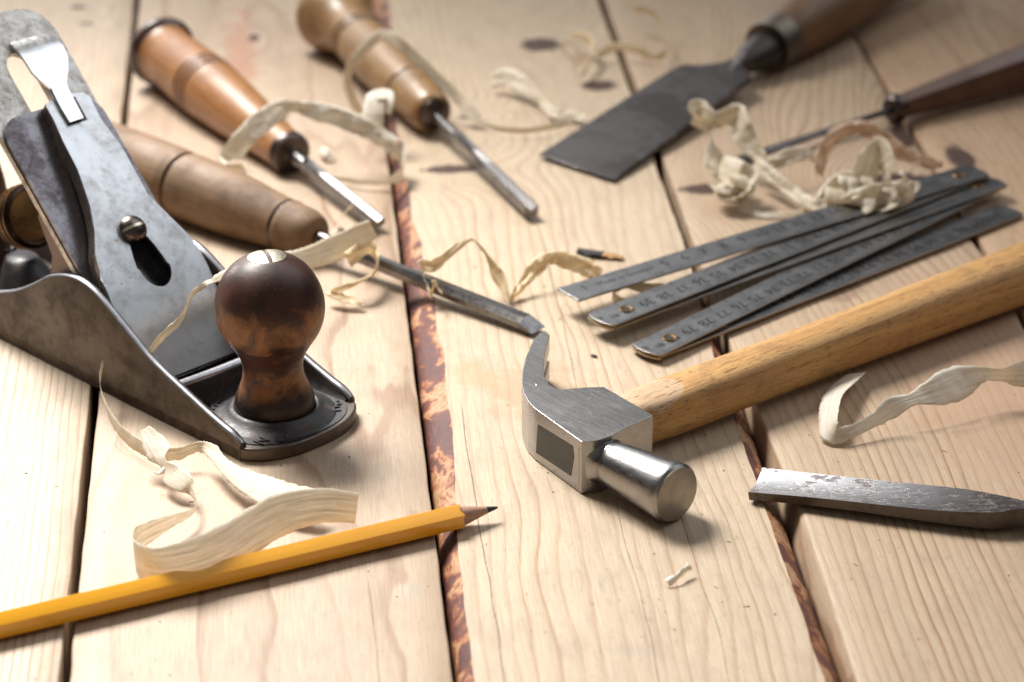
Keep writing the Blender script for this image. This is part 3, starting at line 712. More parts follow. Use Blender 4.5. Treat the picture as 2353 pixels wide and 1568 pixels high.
# plane iron with slot
VC = 2.65
ir = [sv(0.9, 0.36), sv(18.3, 0.36), sv(19.2, 0.62), sv(20.0, 1.25), sv(20.15, 2.65), sv(20.0, 4.05), sv(19.2, 4.68), sv(18.3, 4.94), sv(0.9, 4.94)]
ir = [sv(0.9, 0.36), sv(17.9, 0.36)] + [sv(18.3 + 1.75 * math.sin(t) ** 0.8 , VC - 2.29 * math.cos(t) ** 0.55 if t < math.pi / 2 else VC + 2.29 * abs(math.cos(t)) ** 0.55) for t in [math.pi * i / 18 for i in range(1, 18)]] + [sv(17.9, 4.94), sv(0.9, 4.94)]
slot = [sv(11.5, 2.1)] + [sv(17.55 + 0.75 * math.sin(t), VC - 0.55 * math.cos(t)) for t in [math.pi * i / 10 for i in range(11)]] + [sv(11.5, 3.2)]
plate('plane_iron', ir, -1.32, -1.08, m_iron, holes=[slot])
# chip breaker with hump near the mouth
br = [sv(4.3, 0.40), sv(14.6, 0.40)] + [sv(14.9 + 0.9 * math.sin(t), VC - (2.25 - 0.9) * 1 - 0.9 * math.cos(t)) for t in [math.pi / 2 * i / 6 for i in range(7)]] + \
     [sv(14.9 + 0.9 * math.sin(t), VC + (2.25 - 0.9) - 0.9 * math.cos(t)) for t in [math.pi / 2 + math.pi / 2 * i / 6 for i in range(7)]] + [sv(14.6, 4.90), sv(4.3, 4.90)]
def brbend(x, y): return 0.35 * math.exp(-((x - 5.6) / 1.1) ** 2)
plate('chip_breaker', br, -1.07, -0.90, m_breaker, bend=brbend)
# lever cap: outline read off both edges on the slope plane
Lp = [(370, 862), (345, 833), (252, 700), (233, 640), (218, 585), (217, 533), (206, 473), (178, 391), (146, 329), (122, 275), (104, 243), (113, 233), (128, 226)]
Rp = [(163, 216), (190, 213), (205, 222), (230, 272), (281, 342), (338, 446), (389, 497), (432, 540), (462, 575), (480, 610), (500, 665), (518, 735), (545, 800)]
RB = 0.0
def up_h(s): return 0.0
def capb(x, y=0): return -0.016 * (x - 10.5) ** 2
def slpb(x, y, e=0.0):
    s_, v_ = slp(x, y, e)
    for _ in range(4): s_, v_ = slp(x, y, e + capb(s_))
    return (s_, v_)
ptsL = [slpb(*q) for q in Lp]; ptsR = [slpb(*q) for q in Rp]
capo = ptsL + ptsR
bot_s = min(ptsL[0][0], 4.35)
capo[0] = (bot_s, 0.46 * YS); capo[-1] = (bot_s, 4.9 * YS)
for i in range(len(capo)):     # keep the lower skirts at least as wide as the walls allow
    s_, v_ = capo[i]; vv = v_ * YS
    capo[i] = (s_, max(0.40, min(4.92, vv)) * YS)
hole = []
for i in range(40):            # keyhole: large round below, narrow slot above
    a = 2 * math.pi * i / 40
    hx = 8.35 + 0.82 * math.cos(a); hy = 2.78 + 0.66 * math.sin(a)
    if math.cos(a) > 0: hx = 8.35 + 1.75 * math.cos(a) ** 1.3; hy = 2.70 + 0.66 * math.sin(a) * (1 - 0.12 * math.cos(a))
    hole.append(sv(hx, hy))
cap = plate('lever_cap', capo, -0.10, 0.03, m_cap, holes=[hole], bend=capb, smooth=30)
# skirt under the cap edge
def skirt(pts, depth):
    bm = bmesh.new(); rr = []
    cyy = VC * YS
    for i, (s_, v_) in enumerate(pts):
        d = depth(s_); inw = 0.16 * (1 if v_ < cyy else -1); tuck = 0.10 * (1 if v_ < cyy else -1)
        b = capb(s_, 0)
        rr.append([(s_, v_ + 0.015 * inw, -0.06 + b), (s_, v_ + inw, -0.07 + b), (s_, v_ + inw + tuck, -d * 0.9 + b), (s_, v_ + tuck, -d + b), (s_, v_ + tuck * 0.4, -d * 0.5 + b)])
    sweep(bm, rr); return bm
dpt = lambda s_: 0.16 + 0.62 * max(0, min(1, (s_ - 7.2) / 1.4)) - 0.22 * max(0, min(1, (s_ - 13.5) / 2))
for P_ in (capo[1:12], capo[14:25]):
    fine = smoothprof(P_, 3)
    mesh_obj('cap_skirt', skirt(fine, dpt), m_capside, cap, smooth=50)
# lever
Lv = [(24, 98), (48, 134), (72, 168), (94, 188), (118, 202), (127, 222), (142, 250), (161, 281), (192, 271), (172, 232), (157, 203), (153, 190), (156, 160), (154, 135), (142, 108), (128, 92), (110, 82), (92, 80), (60, 86), (38, 92)]
lv = [slpb(*q, 0.2) for q in Lv]
def lvb(x, y): return capb(x) + 0.10 * max(0, x - 16.4) - 0.25 * max(0, x - 17.6) ** 2
plate('cap_lever', lv, 0.08, 0.20, m_lever, bend=lvb, parent=cap, M=Matrix.Identity(4))
bm = bmesh.new()  # thin dark sheet painting the shade where the lever stem enters
rp = [slpb(*q, 0.035) for q in [(138, 236), (160, 288), (201, 275), (172, 222)]]
prism(bm, rp, 0.028, 0.042)
for v in bm.verts: v.co.z += capb(v.co.x)
mesh_obj('lever_recess_shade', bm, m_slot, cap, smooth=0)
# cap screw
bm = bmesh.new()
sc_ = slpb(311, 520, 0.35)
rr = []
for j in range(9):
    t = j / 8 * math.pi / 2; rr.append((0.54 * math.cos(t) if j < 8 else 0.01, 0.12 + 0.36 * math.sin(t)))
prof = [(-0.1, 0.36), (0.05, 0.46), (0.10, 0.52)] + [(z, r) for r, z in rr]
bm2 = bmesh.new(); lathe(bm2, prof, 40)
CSM = Matrix.Translation((sc_[0], sc_[1], 0)) @ Matrix.Rotation(math.radians(-90), 4, 'Y')
cscr = mesh_obj('cap_screw', bm2, m_screw, cap, M=CSM, smooth=50)
bm.free(); bm = bmesh.new()
rr = []
for i in range(17):      # slot strip following the dome
    t = -0.52 + 1.04 * i / 16; zz = 0.125 + 0.36 * math.sqrt(max(0, 1 - (t / 0.54) ** 2))
    rr.append([(t, -0.055, zz - 0.08), (t, -0.055, zz), (t, 0.055, zz), (t, 0.055, zz - 0.08)])
sweep(bm, rr)
mesh_obj('screw_slot', bm, m_slotbright, cap, M=Matrix.Translation((sc_[0], sc_[1], 0.012)) @ Matrix.Rotation(math.radians(90), 4, 'Z'), smooth=50)
bm = bmesh.new(); lathe(bm, [(-1.9, 0.22), (0.0, 0.22)], 20)
mesh_obj('screw_shank', bm, m_screw, cap, M=Matrix.Translation((sc_[0] - 0.15, sc_[1], 0)) @ Matrix.Rotation(math.radians(-90), 4, 'Y'), smooth=50)
# brass depth wheel behind the frog, bolt and rear handle
bm = bmesh.new()
prof = [(-0.55, 0.2), (-0.5, 1.12), (-0.42, 1.22), (-0.34, 1.12), (-0.24, 1.24), (-0.12, 1.26), (-0.04, 1.14), (0.04, 1.14), (0.12, 1.27), (0.24, 1.27), (0.32, 1.16), (0.38, 1.10), (0.34, 1.04), (0.05, 0.98), (-0.15, 0.6), (-0.25, 0.02)]
lathe(bm, prof, 60)
WC = PL(66, 497, (0, 1, 0), 2.7)
WM = Matrix.Translation(WC) @ Matrix.Rotation(math.radians(-20), 4, 'Y')
mesh_obj('depth_wheel', bm, [m_brassd], plane, M=WM, smooth=40)
for xx, rr_ in ((-0.42, 1.245), (-0.08, 1.285), (0.2, 1.295)):
    bm = bmesh.new(); lathe(bm, [(xx - 0.05, rr_ - 0.06), (xx - 0.02, rr_), (xx + 0.02, rr_), (xx + 0.05, rr_ - 0.06)], 60)
    mesh_obj('wheel_rim', bm, m_brass, plane, M=WM, smooth=40)
bm = bmesh.new()
rr = []
for i in range(24):      # rear handle (tote), mostly outside the frame
    t = i / 23; zc = 0.4 + 8.2 * t; xc = -18.6 - 2.6 * t + 1.5 * math.sin(t * math.pi) ** 2
    a = 1.25 - 0.35 * math.sin(t * math.pi) + 0.5 * (1 - t) ** 4; b = 1.1 - 0.15 * math.sin(t * math.pi)
    rr.append([(xc + a * math.cos(2 * math.pi * j / 28), 2.7 + b * math.sin(2 * math.pi * j / 28), zc) for j in range(28)])
sweep(bm, rr); mesh_obj('rear_handle', bm, m_tote, plane, smooth=60)
bm = bmesh.new()
rr = []
for i in range(12):
    t = i / 11; rr.append([(-14.8 + (0.95 - 0.55 * t ** 2) * math.cos(2 * math.pi * j / 28) * 1.5 - 0.8 * t, 2.4 + (1.2 - 0.6 * t ** 2) * math.sin(2 * math.pi * j / 28), 0.45 + 1.75 * t) for j in range(28)])
sweep(bm, rr); mesh_obj('frog_foot', bm, m_japan, plane, smooth=60)
bm = bmesh.new(); prism(bm, [(0.42 * math.cos(math.pi * j / 3), 0.42 * math.sin(math.pi * j / 3)) for j in range(6)], 0, 0.55)
bc = PL(14, 575, (0, 1, 0), 3.1)
o = mesh_obj('bolt', bm, m_blade, plane, M=Matrix.Translation((bc.x, 3.1, bc.z - 0.4)), smooth=0); bevel(o, 0.04)
# raised casting letters
def let(ch, x, y, rot, size):
    bm = bmesh.new()
    text_bm(bm, ch, size, Matrix.Translation((x, y, 0.55)) @ Matrix.Rotation(math.radians(rot), 4, 'Z'), 0.035)
    mesh_obj('cast_letter', bm, m_japan, plane, smooth=30)
let('N', 0.42, 0.85, 100, 0.62); let('O', 0.80, 1.42, 110, 0.60); let('C', 0.40, 4.35, 55, 0.5); let('3', 0.10, 4.75, 50, 0.5)
let('K', -2.85, 1.55, 62, 0.95); let('D', -2.45, 0.75, 62, 0.7)

# ------------------------------------------------------------------ claw hammer
HA = math.radians(-46.5)
HO = G(1360, 1000, 0); HO.z = 0
HMx = frame(HO, (math.cos(HA), math.sin(HA), 0)); HMi = HMx.inverted()   # x toward the face, y toward the handle
hammer = thing('claw_hammer', HMx, 'claw hammer with steel head and long yellow wooden handle', 'hammer')
def hp(x, y, z): return HMi @ G(x, y, z)
ZT = 2.02; ZB = 0.05
outl = [(1252, 755), (1263, 764), (1257, 785), (1251, 815), (1250, 842), (1253, 866), (1264, 886), (1284, 896), (1314, 893), (1341, 889), (1387, 887), (1427, 912), (1465, 934), (1501, 955),
        (1470, 968), (1437, 983), (1405, 1001), (1370, 1013), (1337, 1016), (1325, 1007.5), (1296, 986.8), (1271, 969), (1249, 953.3), (1229, 939), (1214, 923), (1205, 906), (1200, 890), (1199, 873), (1201, 846), (1209, 813), (1225, 777), (1240, 760)]
pts = [hp(x, y, ZT) for x, y in outl]
p2 = [(p.x, p.y) for p in pts]
# body (non claw part) full thickness; claws are two prongs
def claw_amt(x, y):      # 0 on the body .. 1 at claw tips, measured along the claw
    c = hp(1262, 900, ZT); return max(0, min(1, ((c.x - x) * 0.55 + (y - c.y) * 0.85 + 0.2) / 3.2))
bm = bmesh.new()
vs = [bm.verts.new((*p, 0)) for p in p2]; es = [bm.edges.new((vs[i], vs[(i + 1) % len(vs)])) for i in range(len(vs))]
bmesh.ops.subdivide_edges(bm, edges=es, cuts=2)
bmesh.ops.triangle_fill(bm, edges=list(bm.edges), use_beauty=True)
bmesh.ops.subdivide_edges(bm, edges=[e for e in bm.edges if e.calc_length() > 0.3 and not e.is_boundary], cuts=1)
bmesh.ops.triangulate(bm, faces=bm.faces)
base_faces = [[v.co.copy() for v in f.verts] for f in bm.faces]
bm.free()
def slab(z0f, z1f, keep):
    b = bmesh.new(); cache = {}
    def gv(c):
        key = (round(c.x, 4), round(c.y, 4))
        if key not in cache: cache[key] = b.verts.new((c.x, c.y, 0))
        return cache[key]
    for f in base_faces:
        cx_ = sum(v.x for v in f) / 3; cy_ = sum(v.y for v in f) / 3
        if keep(cx_, cy_):
            try: b.faces.new([gv(v) for v in f])
            except ValueError: pass
    ret = bmesh.ops.extrude_face_region(b, geom=list(b.faces))
    up = {v for v in ret['geom'] if isinstance(v, bmesh.types.BMVert)}
    for v in b.verts: v.co.z = (z1f if v in up else z0f)(v.co.x, v.co.y)
    return b
b1 = slab(lambda x, y: ZB, lambda x, y: ZT, lambda x, y: claw_amt(x, y) <= 0.22)
b2 = slab(lambda x, y: 1.10 + 0.14 * claw_amt(x, y), lambda x, y: ZT - 0.10 * claw_amt(x, y), lambda x, y: claw_amt(x, y) > 0.22)
b3 = slab(lambda x, y: ZB + 0.10 * claw_amt(x, y), lambda x, y: 0.97 - 0.14 * claw_amt(x, y), lambda x, y: claw_amt(x, y) > 0.22)
tmp = bpy.data.meshes.new('tmp')
for b in (b2, b3): b.to_mesh(tmp); b1.from_mesh(tmp); b.free()
head = mesh_obj('hammer_head', b1, m_hammer, hammer, smooth=38); bevel(head, 0.075, 3, 32)
# poll: transition block + cylinder, about local x at z = 1.05
fc = hp(1556, 1137, 1.08); nk = Vector((3.06, -2.46, 1.05))
hd = Vector((fc.x - nk.x, fc.y - nk.y, fc.z - nk.z)); Ln = hd.length
FM = frame(nk, hd)
prof = [(0.0, 0.70), (0.34, 0.775), (0.40, 0.765), (0.45, 0.785), (0.8, 0.83), (1.2, 0.87), (1.7, 0.915), (Ln - 0.9, 0.985), (Ln - 0.35, 1.045), (Ln - 0.17, 1.05), (Ln - 0.12, 1.035), (Ln - 0.02, 0.935)]
bm = bmesh.new(); lathe(bm, prof, 72); mesh_obj('poll', bm, m_hammer, hammer, M=FM, smooth=25)
bm = bmesh.new(); lathe(bm, [(Ln - 0.04, 0.955), (Ln, 0.945), (Ln + 0.025, 0.7), (Ln + 0.035, 0.35), (Ln + 0.037, 0.01)], 72); mesh_obj('striking_face', bm, m_hface, hammer, M=FM, smooth=60)
# forged neck: the square cheek flows into the round poll
ya = hp(1337, 1016, ZT)
bm = bmesh.new(); rr = []
FMi = FM.inverted()
for i in range(15):
    t = i / 14; e = 1 - math.sin(t * math.pi / 2) ** 0.8
    x = -0.30 + 0.74 * t; hwid = 0.765 + 0.19 * e; hh = 0.765 + 0.20 * e; ex = 1.0 - 0.72 * e
    ring = []
    for j_ in range(72):
        a = 2 * math.pi * j_ / 72; c_, s_ = math.cos(a), math.sin(a)
        ring.append((x, hwid * math.copysign(abs(c_) ** ex, c_), hh * math.copysign(abs(s_) ** ex, s_)))
    rr.append(ring)
sweep(bm, rr); mesh_obj('neck', bm, m_hammer, hammer, M=FM, smooth=50)
# wedge plug in the eye, on the face that points away from the handle
e = Vector((ya.x - hp(1229, 939, ZT).x, ya.y - hp(1229, 939, ZT).y, 0))
E0 = hp(1229, 939, ZT); E1 = ya
ED = (E1 - E0); ED.z = 0; EL = ED.length; EDn = ED.normalized()
EN = Vector((EDn.y, -EDn.x, 0));
EM = Matrix.Identity(4)
for i, a in enumerate((EDn, Vector((0, 0, 1)), EDn.cross(Vector((0, 0, 1))))):
    for j in range(3): EM[j][i] = a[j]
for j in range(3): EM[j][3] = (E0.x, E0.y, 0)[j]
o_ = EM.inverted() @ (HMi @ EYE)
def eface(x, y):
    r = (EM.inverted().to_3x3() @ HMi.to_3x3() @ ray(x, y)); return o_ + r * (-o_.z / r.z)
zs = 1 if o_.z > 0 else -1
q = [eface(*p_) for p_ in [(1235, 974), (1317, 1024), (1320, 1050), (1313, 1096), (1231, 1041)]]
bm = bmesh.new(); prism(bm, [(p_.x, p_.y) for p_ in q], min(0.012 * zs, -0.2 * zs), max(0.012 * zs, -0.2 * zs))
o = mesh_obj('eye_wedge', bm, m_plug, hammer, M=EM, smooth=0); bevel(o, 0.03, 2)
# handle
def hw(x, y, z): return G(x, y, z)
h0 = (hw(1456, 922, 1.92) + hw(1456, 1000, 0.4)) / 2
c0 = hw(1455, 965, 1.05); c1 = hw(2353, 632, 1.05)
HD = (c1 - c0); HD.z = 0; HLn = HD.length
HM2 = HMi @ frame(c0, HD); HM2b = HM2
bm = bmesh.new(); rr = []
# (distance, half width across, half height, centre height minus 1.05)
hs = [(-1.5, 0.62, 0.72, 0.0), (0.0, 0.86, 0.86, 0.0), (0.6, 0.93, 0.88, 0), (2.0, 1.0, 0.90, 0), (5.0, 1.0, 0.93, 0.02), (9.0, 0.98, 0.95, 0.03), (14.0, 1.03, 1.0, 0.05), (20.0, 1.12, 1.06, 0.07), (26.0, 1.2, 1.1, 0.1), (29, 1.1, 1.05, 0.08), (29.6, 0.8, 0.8, 0.08)]
for (s_, a, b, dz) in smoothprof(hs, 5):
    ring = []
    ex = 2.0 / (3.4 - 0.7 * max(0, min(1, s_ / 6)))
    for j in range(64):
        t = 2 * math.pi * j / 64; cs, sn = math.cos(t), math.sin(t)
        ring.append((s_, a * math.copysign(abs(cs) ** ex, cs), dz + b * math.copysign(abs(sn) ** ex, sn)))
    rr.append(ring)
sweep(bm, rr); mesh_obj('handle', bm, m_hh, hammer, M=HM2, smooth=60)

# ------------------------------------------------------------------ folding rule
RJ = [G(1318, 668, 1.00), G(2205, 400, 0.98), G(1440, 709, 0.80), G(2248, 430, 0.62), G(1540, 775, 0.46), G(2290, 494, 0.2)]
RO = G(1800, 600, 0); RO.z = 0
rule = thing('folding_rule', Matrix.Translation(RO), 'grey metal folding rule with black numbers lying half unfolded', 'folding rule')
bz = [0.92, 0.76, 0.56, 0.40, 0.16]
TH = 0.085; BW = 0.73
def blade(i):
    a = RJ[i].copy(); b = RJ[i + 1].copy(); zt = bz[i]
    tilt = {0: (0.92, 0.92), 1: (0.76, 0.80), 2: (0.60, 0.66), 3: (0.42, 0.54), 4: (0.26, 0.20)}[i]
    a.z, b.z = tilt
    left, right = (a, b) if a.x < b.x else (b, a)
    if a.x > b.x: left.z, right.z = tilt[0], tilt[1]
    d = right - left; L = d.length
    M = Matrix.Translation(-RO) @ frame(left, d)
    el = 1.35 if i else 0.28; er = 1.05 if i < 4 else 0.9
    pts = []
    for j in range(9):      # left end: shallow arc
        t = -1 + 2 * j / 8; cur = 0.17 * (1 - t * t) if i else 0.0
        pts.append((-el - cur, -BW * t * (0.97 if abs(t) == 1 else 1)))
    for j in range(9):
        t = -1 + 2 * j / 8; pts.append((L + er + 0.17 * (1 - t * t), BW * t))
    bm = bmesh.new(); prism(bm, pts, -TH, 0.0); bm.normal_update()
    for f in bm.faces:
        if abs(f.normal.z) < 0.5: f.material_index = 1
    bl = mesh_obj('rule_blade', bm, [m_rule, m_ruleedge], rule, M=M, smooth=30); bevel(bl, 0.015, 2)
    # printed scale
    if i in (0, 1, 3, 4):
        bm = bmesh.new()
        def put(txt, x, y, size, flip, jx=0):
            text_bm(bm, txt, size, Matrix.Translation((x, y, 0.002)) @ Matrix.Rotation(math.pi if flip else 0, 4, 'Z'), 0.0)
        if i == 0:
            put('1', 0.62, 0.12, 0.62, False); put('Made in Sweden', 2.6, 0.05, 0.42, False)
            for n_ in range(5, 20): put(str(n_), n_ - 0.38, 0.10, 0.70, False)
        elif i in (1, 3, 4):
            base = {1: 40, 3: 80, 4: 81}[i]
            for n_ in range(0, 20):
                v_ = base - n_ if i != 4 else base + n_
                put(str(v_), n_ * (L / 20.0) + (0.0 if i != 4 else 0.5), -0.06, 0.70, True)
            if i != 4:
                put(str(base + 1), -0.78, -0.10, 0.46, True); put(str(base // 10), -1.28, 0.12, 0.42, True)
        n_ = int(L / 0.2)
        for t in range(-5 if i else 2, n_ + 3):     # ticks along both edges
            x = t * 0.2; ln = 0.26 if t % 5 == 0 else 0.14
            for sg in ((-1, 1) if t % 5 == 0 else (-1,)):
                y0 = sg * (BW - 0.03); y1 = sg * (BW - 0.03 - ln)
                vs = [bm.verts.new(p_) for p_ in ((x - 0.014, y0, 0.002), (x + 0.014, y0, 0.002), (x + 0.014, y1, 0.002), (x - 0.014, y1, 0.002))]
                bm.faces.new(vs)
        mesh_obj('printed_scale', bm, m_ink, bl, M=Matrix.Identity(4), smooth=0)
    def rivet(x):
        b = bmesh.new(); lathe(b, [(-0.1, 0.29), (0.02, 0.30), (0.05, 0.27), (0.055, 0.20), (0.02, 0.13)], 32)
        r_ = mesh_obj('rivet', b, m_brass, bl, M=Matrix.Translation((x, 0, 0)) @ Matrix.Rotation(math.radians(-90), 4, 'Y'), smooth=40)
        b = bmesh.new(); lathe(b, [(0.0, 0.14), (0.03, 0.138), (0.031, 0.01)], 24)
        mesh_obj('rivet_hole_shade', b, m_slot, bl, M=Matrix.Translation((x, 0, 0)) @ Matrix.Rotation(math.radians(-90), 4, 'Y'), smooth=0)  # dark disc stands for the shade inside the rivet
    if i == 1: rivet(0)
    if i == 3: rivet(0)
    if i == 0: rivet(L)
    if i == 2: rivet(L)
    # hinge leaf stacked under the left joints
    if i in (1, 3):
        b = bmesh.new(); prism(b, [(x, y * 0.97) for x, y in pts[:9]] + [(2.6, BW * 0.95), (2.6, -BW * 0.95)], -0.24, -0.125)
        bo = mesh_obj('hinge_plate', b, m_ruleedge, bl, M=Matrix.Identity(4), smooth=30); bevel(bo, 0.015, 2)
    return bl
for i in range(5): blade(i)

# ------------------------------------------------------------------ chisels and gouges
def tool(name, A, B, label, cat, group=None):
    """frame with x from butt A to tip B"""
    M = frame(A, B - A); return thing(name, M, label, cat, group), (B - A).length, M
def ring_mat(bm, xs, h=0.10):
    for f in bm.faces:
        cxx = sum(v.co.x for v in f.verts) / len(f.verts)
        if any(abs(cxx - g_) < h for g_ in xs): f.material_index = 1
# 1: orange handled carving chisel
A = G(372, 118, 1.62); B = G(868, 513, 0.42)
t1, L1, M1 = tool('carving_chisel', A, B, 'carving chisel with glossy orange handle, ringed grooves and dark rim', 'chisel')
hl = 12.9
pf = smoothprof([(0.45, 1.42), (0.9, 1.36), (2.0, 1.40), (4.2, 1.46)], 6)
def groove(xs, r0): return [(xs, r0), (xs + 0.05, r0 - 0.05), (xs + 0.12, r0 - 0.06), (xs + 0.17, r0 - 0.01), (xs + 0.3, r0 + 0.02)]
pf += groove(4.35, 1.46) + groove(4.78, 1.455) + groove(5.2, 1.44)
pf += smoothprof([(5.7, 1.42), (7.5, 1.32), (9.5, 1.16), (11.2, 1.00), (12.2, 0.93), (hl, 0.90)], 6)
bm = bmesh.new(); lathe(bm, pf); ring_mat(bm, (4.43, 4.86, 5.28)); mesh_obj('handle', bm, [m_h1, m_h1b], t1, smooth=50)
bm = bmesh.new(); lathe(bm, smoothprof([(-0.45, 0.05), (-0.42, 1.0), (-0.28, 1.5), (-0.05, 1.66), (0.16, 1.64), (0.35, 1.48), (0.48, 1.40)], 4)); mesh_obj('handle_rim', bm, m_h1b, t1, smooth=50)
bm = bmesh.new(); lathe(bm, [(hl - 0.15, 0.86), (hl - 0.05, 0.95), (hl + 0.25, 0.93), (hl + 0.42, 0.80), (hl + 0.46, 0.4), (hl + 0.6, 0.3)]); mesh_obj('ferrule', bm, m_darkferr, t1, smooth=40)
def vblade(bm, x0, x1, w0, w1, h0, h1, tipx=0.0, depth=0.35):
    """channel shaped blade, open side up"""
    rr = []
    for i in range(12):
        t = i / 11; x = x0 + (x1 - x0) * t; w = w0 + (w1 - w0) * t; h = h0 + (h1 - h0) * t; d = depth * h * 2 * min(1, t * 2.5)
        tip = tipx if i == 11 else 0
        rr.append([(x + tip, -w, -h * 0.4), (x + tip, -w, h), (x, -w * 0.75, h), (x - tip * .4, 0, h - d), (x, w * 0.75, h), (x + tip, w, h), (x + tip, w, -h * 0.4), (x, w * 0.6, -h), (x, -w * 0.6, -h)])
    sweep(bm, rr)
bm = bmesh.new(); lathe(bm, [(hl + 0.4, 0.30), (hl + 0.9, 0.34), (hl + 1.6, 0.30)], 24); vblade(bm, hl + 1.3, L1, 0.26, 0.34, 0.24, 0.18)
mesh_obj('blade', bm, m_blade, t1, smooth=35)
# 2: golden handled gouge with belled butt
A = G(782, 62, 1.62); B = G(1222, 487, 0.40)
A = G(770, 38, 1.75)
t2, L2, M2 = tool('carving_gouge', A, B, 'carving gouge with belled golden brown handle and straight bright shank', 'gouge')
hl = L2 - 10.8
pf = smoothprof([(-0.9, 0.1), (-0.85, 1.3), (-0.6, 1.78), (-0.1, 1.88), (0.5, 1.72), (1.4, 1.38), (2.2, 1.24), (2.7, 1.22)], 5) + groove(2.9, 1.22) + groove(3.4, 1.23)
pf += smoothprof([(4.0, 1.25), (5.5, 1.28), (7.4, 1.24), (9.4, 1.15)], 5) + groove(9.6, 1.14) + smoothprof([(10.1, 1.13), (hl - 1.2, 1.05), (hl - 0.3, 0.96), (hl, 0.82)], 5)
bm = bmesh.new(); lathe(bm, pf); ring_mat(bm, (2.98, 3.48, 9.68), 0.07); mesh_obj('handle', bm, [m_h2, m_h1b], t2, smooth=50)
bm = bmesh.new(); lathe(bm, [(hl - 0.1, 0.74), (hl + 0.12, 0.72), (hl + 0.2, 0.45), (hl + 0.3, 0.3)]); mesh_obj('ferrule', bm, m_darkferr, t2, smooth=40)
bm = bmesh.new(); lathe(bm, [(hl + 0.2, 0.25), (hl + 1.2, 0.22), (hl + 3, 0.22)], 20); vblade(bm, hl + 2.6, L2, 0.22, 0.30, 0.22, 0.24)
mesh_obj('blade', bm, m_blade, t2, smooth=35)
# 3: worn brown handle behind the plane
A = G(238, 352, 1.55); B = G(1222, 742, 0.42)
t3, L3, M3 = tool('paring_chisel', A, B, 'long thin chisel with worn matt brown handle behind the plane', 'chisel')
P = M3.inverted() @ G(733, 548, 0.9); hl = P.x
P = M3.inverted() @ G(425, 430, 1.2); gx = P.x
pf = smoothprof([(-1.2, 0.1), (-1.15, 0.9), (-0.8, 1.3), (0.5, 1.42), (gx - 0.9, 1.45), (gx - 0.3, 1.42)], 5) + [(gx - 0.12, 1.40), (gx - 0.06, 1.27), (gx + 0.08, 1.27), (gx + 0.14, 1.40)]
pf += smoothprof([(gx + 0.4, 1.42), (gx + 3, 1.36), (hl - 3.0, 1.20), (hl - 1.9, 1.10)], 5) + groove(hl - 1.8, 1.10) + smoothprof([(hl - 1.3, 1.07), (hl - 0.6, 1.02), (hl - 0.15, 0.85), (hl, 0.6), (hl + 0.02, 0.3)], 5)
bm = bmesh.new(); lathe(bm, pf); ring_mat(bm, (gx, hl - 1.72), 0.07); mesh_obj('handle', bm, [m_h3, m_h1b], t3, smooth=50)
bm = bmesh.new(); lathe(bm, [(hl - 0.3, 0.34), (hl + 0.4, 0.33), (hl + 0.9, 0.26), (hl + 1.6, 0.24)], 24)
rr = []
for i in range(14):
    t = i / 13; x = hl + 1.3 + (L3 - hl - 1.3) * t; w = 0.24 + 0.18 * t; h = 0.24 - 0.03 * t; tip = 0.0
    ring = [(x, -w, -h), (x, -w, h * 0.1), (x, -w * 0.45, h), (x, w * 0.45, h), (x, w, h * 0.1), (x, w, -h)]
    if i == 13: ring = [(x + (0.35 if z < 0 else -0.25), y, z) for x, y, z in ring]
    rr.append(ring)
sweep(bm, rr); mesh_obj('blade', bm, m_blade, t3, smooth=20)
# 4: wide flat chisel, upper right
A = G(1323, 386, 0.22); B = G(1765, 105, 1.25)
M4 = frame(A, B - A); L4 = (B - A).length; M4i = M4.inverted()
t4 = thing('wide_chisel', M4, 'wide flat chisel with dark blade and steel ferrule in the dim back corner', 'chisel')
def on4(x, y):
    o = M4i @ EYE; r = M4i.to_3x3() @ ray(x, y); r = o + r * (-o.z / r.z); return (r.x, r.y)
bp = [on4(*p_) for p_ in [(1237, 355), (1410, 413), (1560, 300), (1700, 195), (1727, 176), (1716, 160), (1702, 150), (1684, 134), (1668, 141), (1655, 144), (1610, 149), (1568, 148), (1545, 158), (1400, 250)]]
bm = bmesh.new(); prism(bm, bp, -0.30, 0.0)
for v in bm.verts:
    if v.co.x < 1.0 and v.co.z < -0.1: v.co.z = -0.06; 
o = mesh_obj('blade', bm, m_blade_dark, t4, smooth=20); bevel(o, 0.03, 2)
bm = bmesh.new(); nk_ = on4(1692, 142)[0]
lathe(bm, smoothprof([(nk_ - 1.0, 0.12), (nk_ - 0.2, 0.36), (nk_ + 0.4, 0.62), (nk_ + 1.3, 0.84), (L4 - 0.1, 0.98)], 5), sz=0.9)
mesh_obj('neck', bm, m_blade_dark, t4, M=Matrix.Translation((0, 0, -0.12)), smooth=50)
bm = bmesh.new(); lathe(bm, [(L4 - 0.12, 1.05), (L4 - 0.14, 1.20), (L4 - 0.04, 1.24), (L4 + 1.1, 1.29), (L4 + 1.15, 1.22)], 56)
mesh_obj('ferrule', bm, m_ferrule, t4, M=Matrix.Translation((0, 0, -0.05)), smooth=40)
bm = bmesh.new(); lathe(bm, smoothprof([(L4 + 1.0, 1.22), (L4 + 3, 1.45), (L4 + 7, 1.62), (L4 + 12, 1.6), (L4 + 15, 1.45), (L4 + 15.6, 1.0), (L4 + 15.7, 0.1)], 5))
mesh_obj('handle', bm, m_h4, t4, smooth=50)
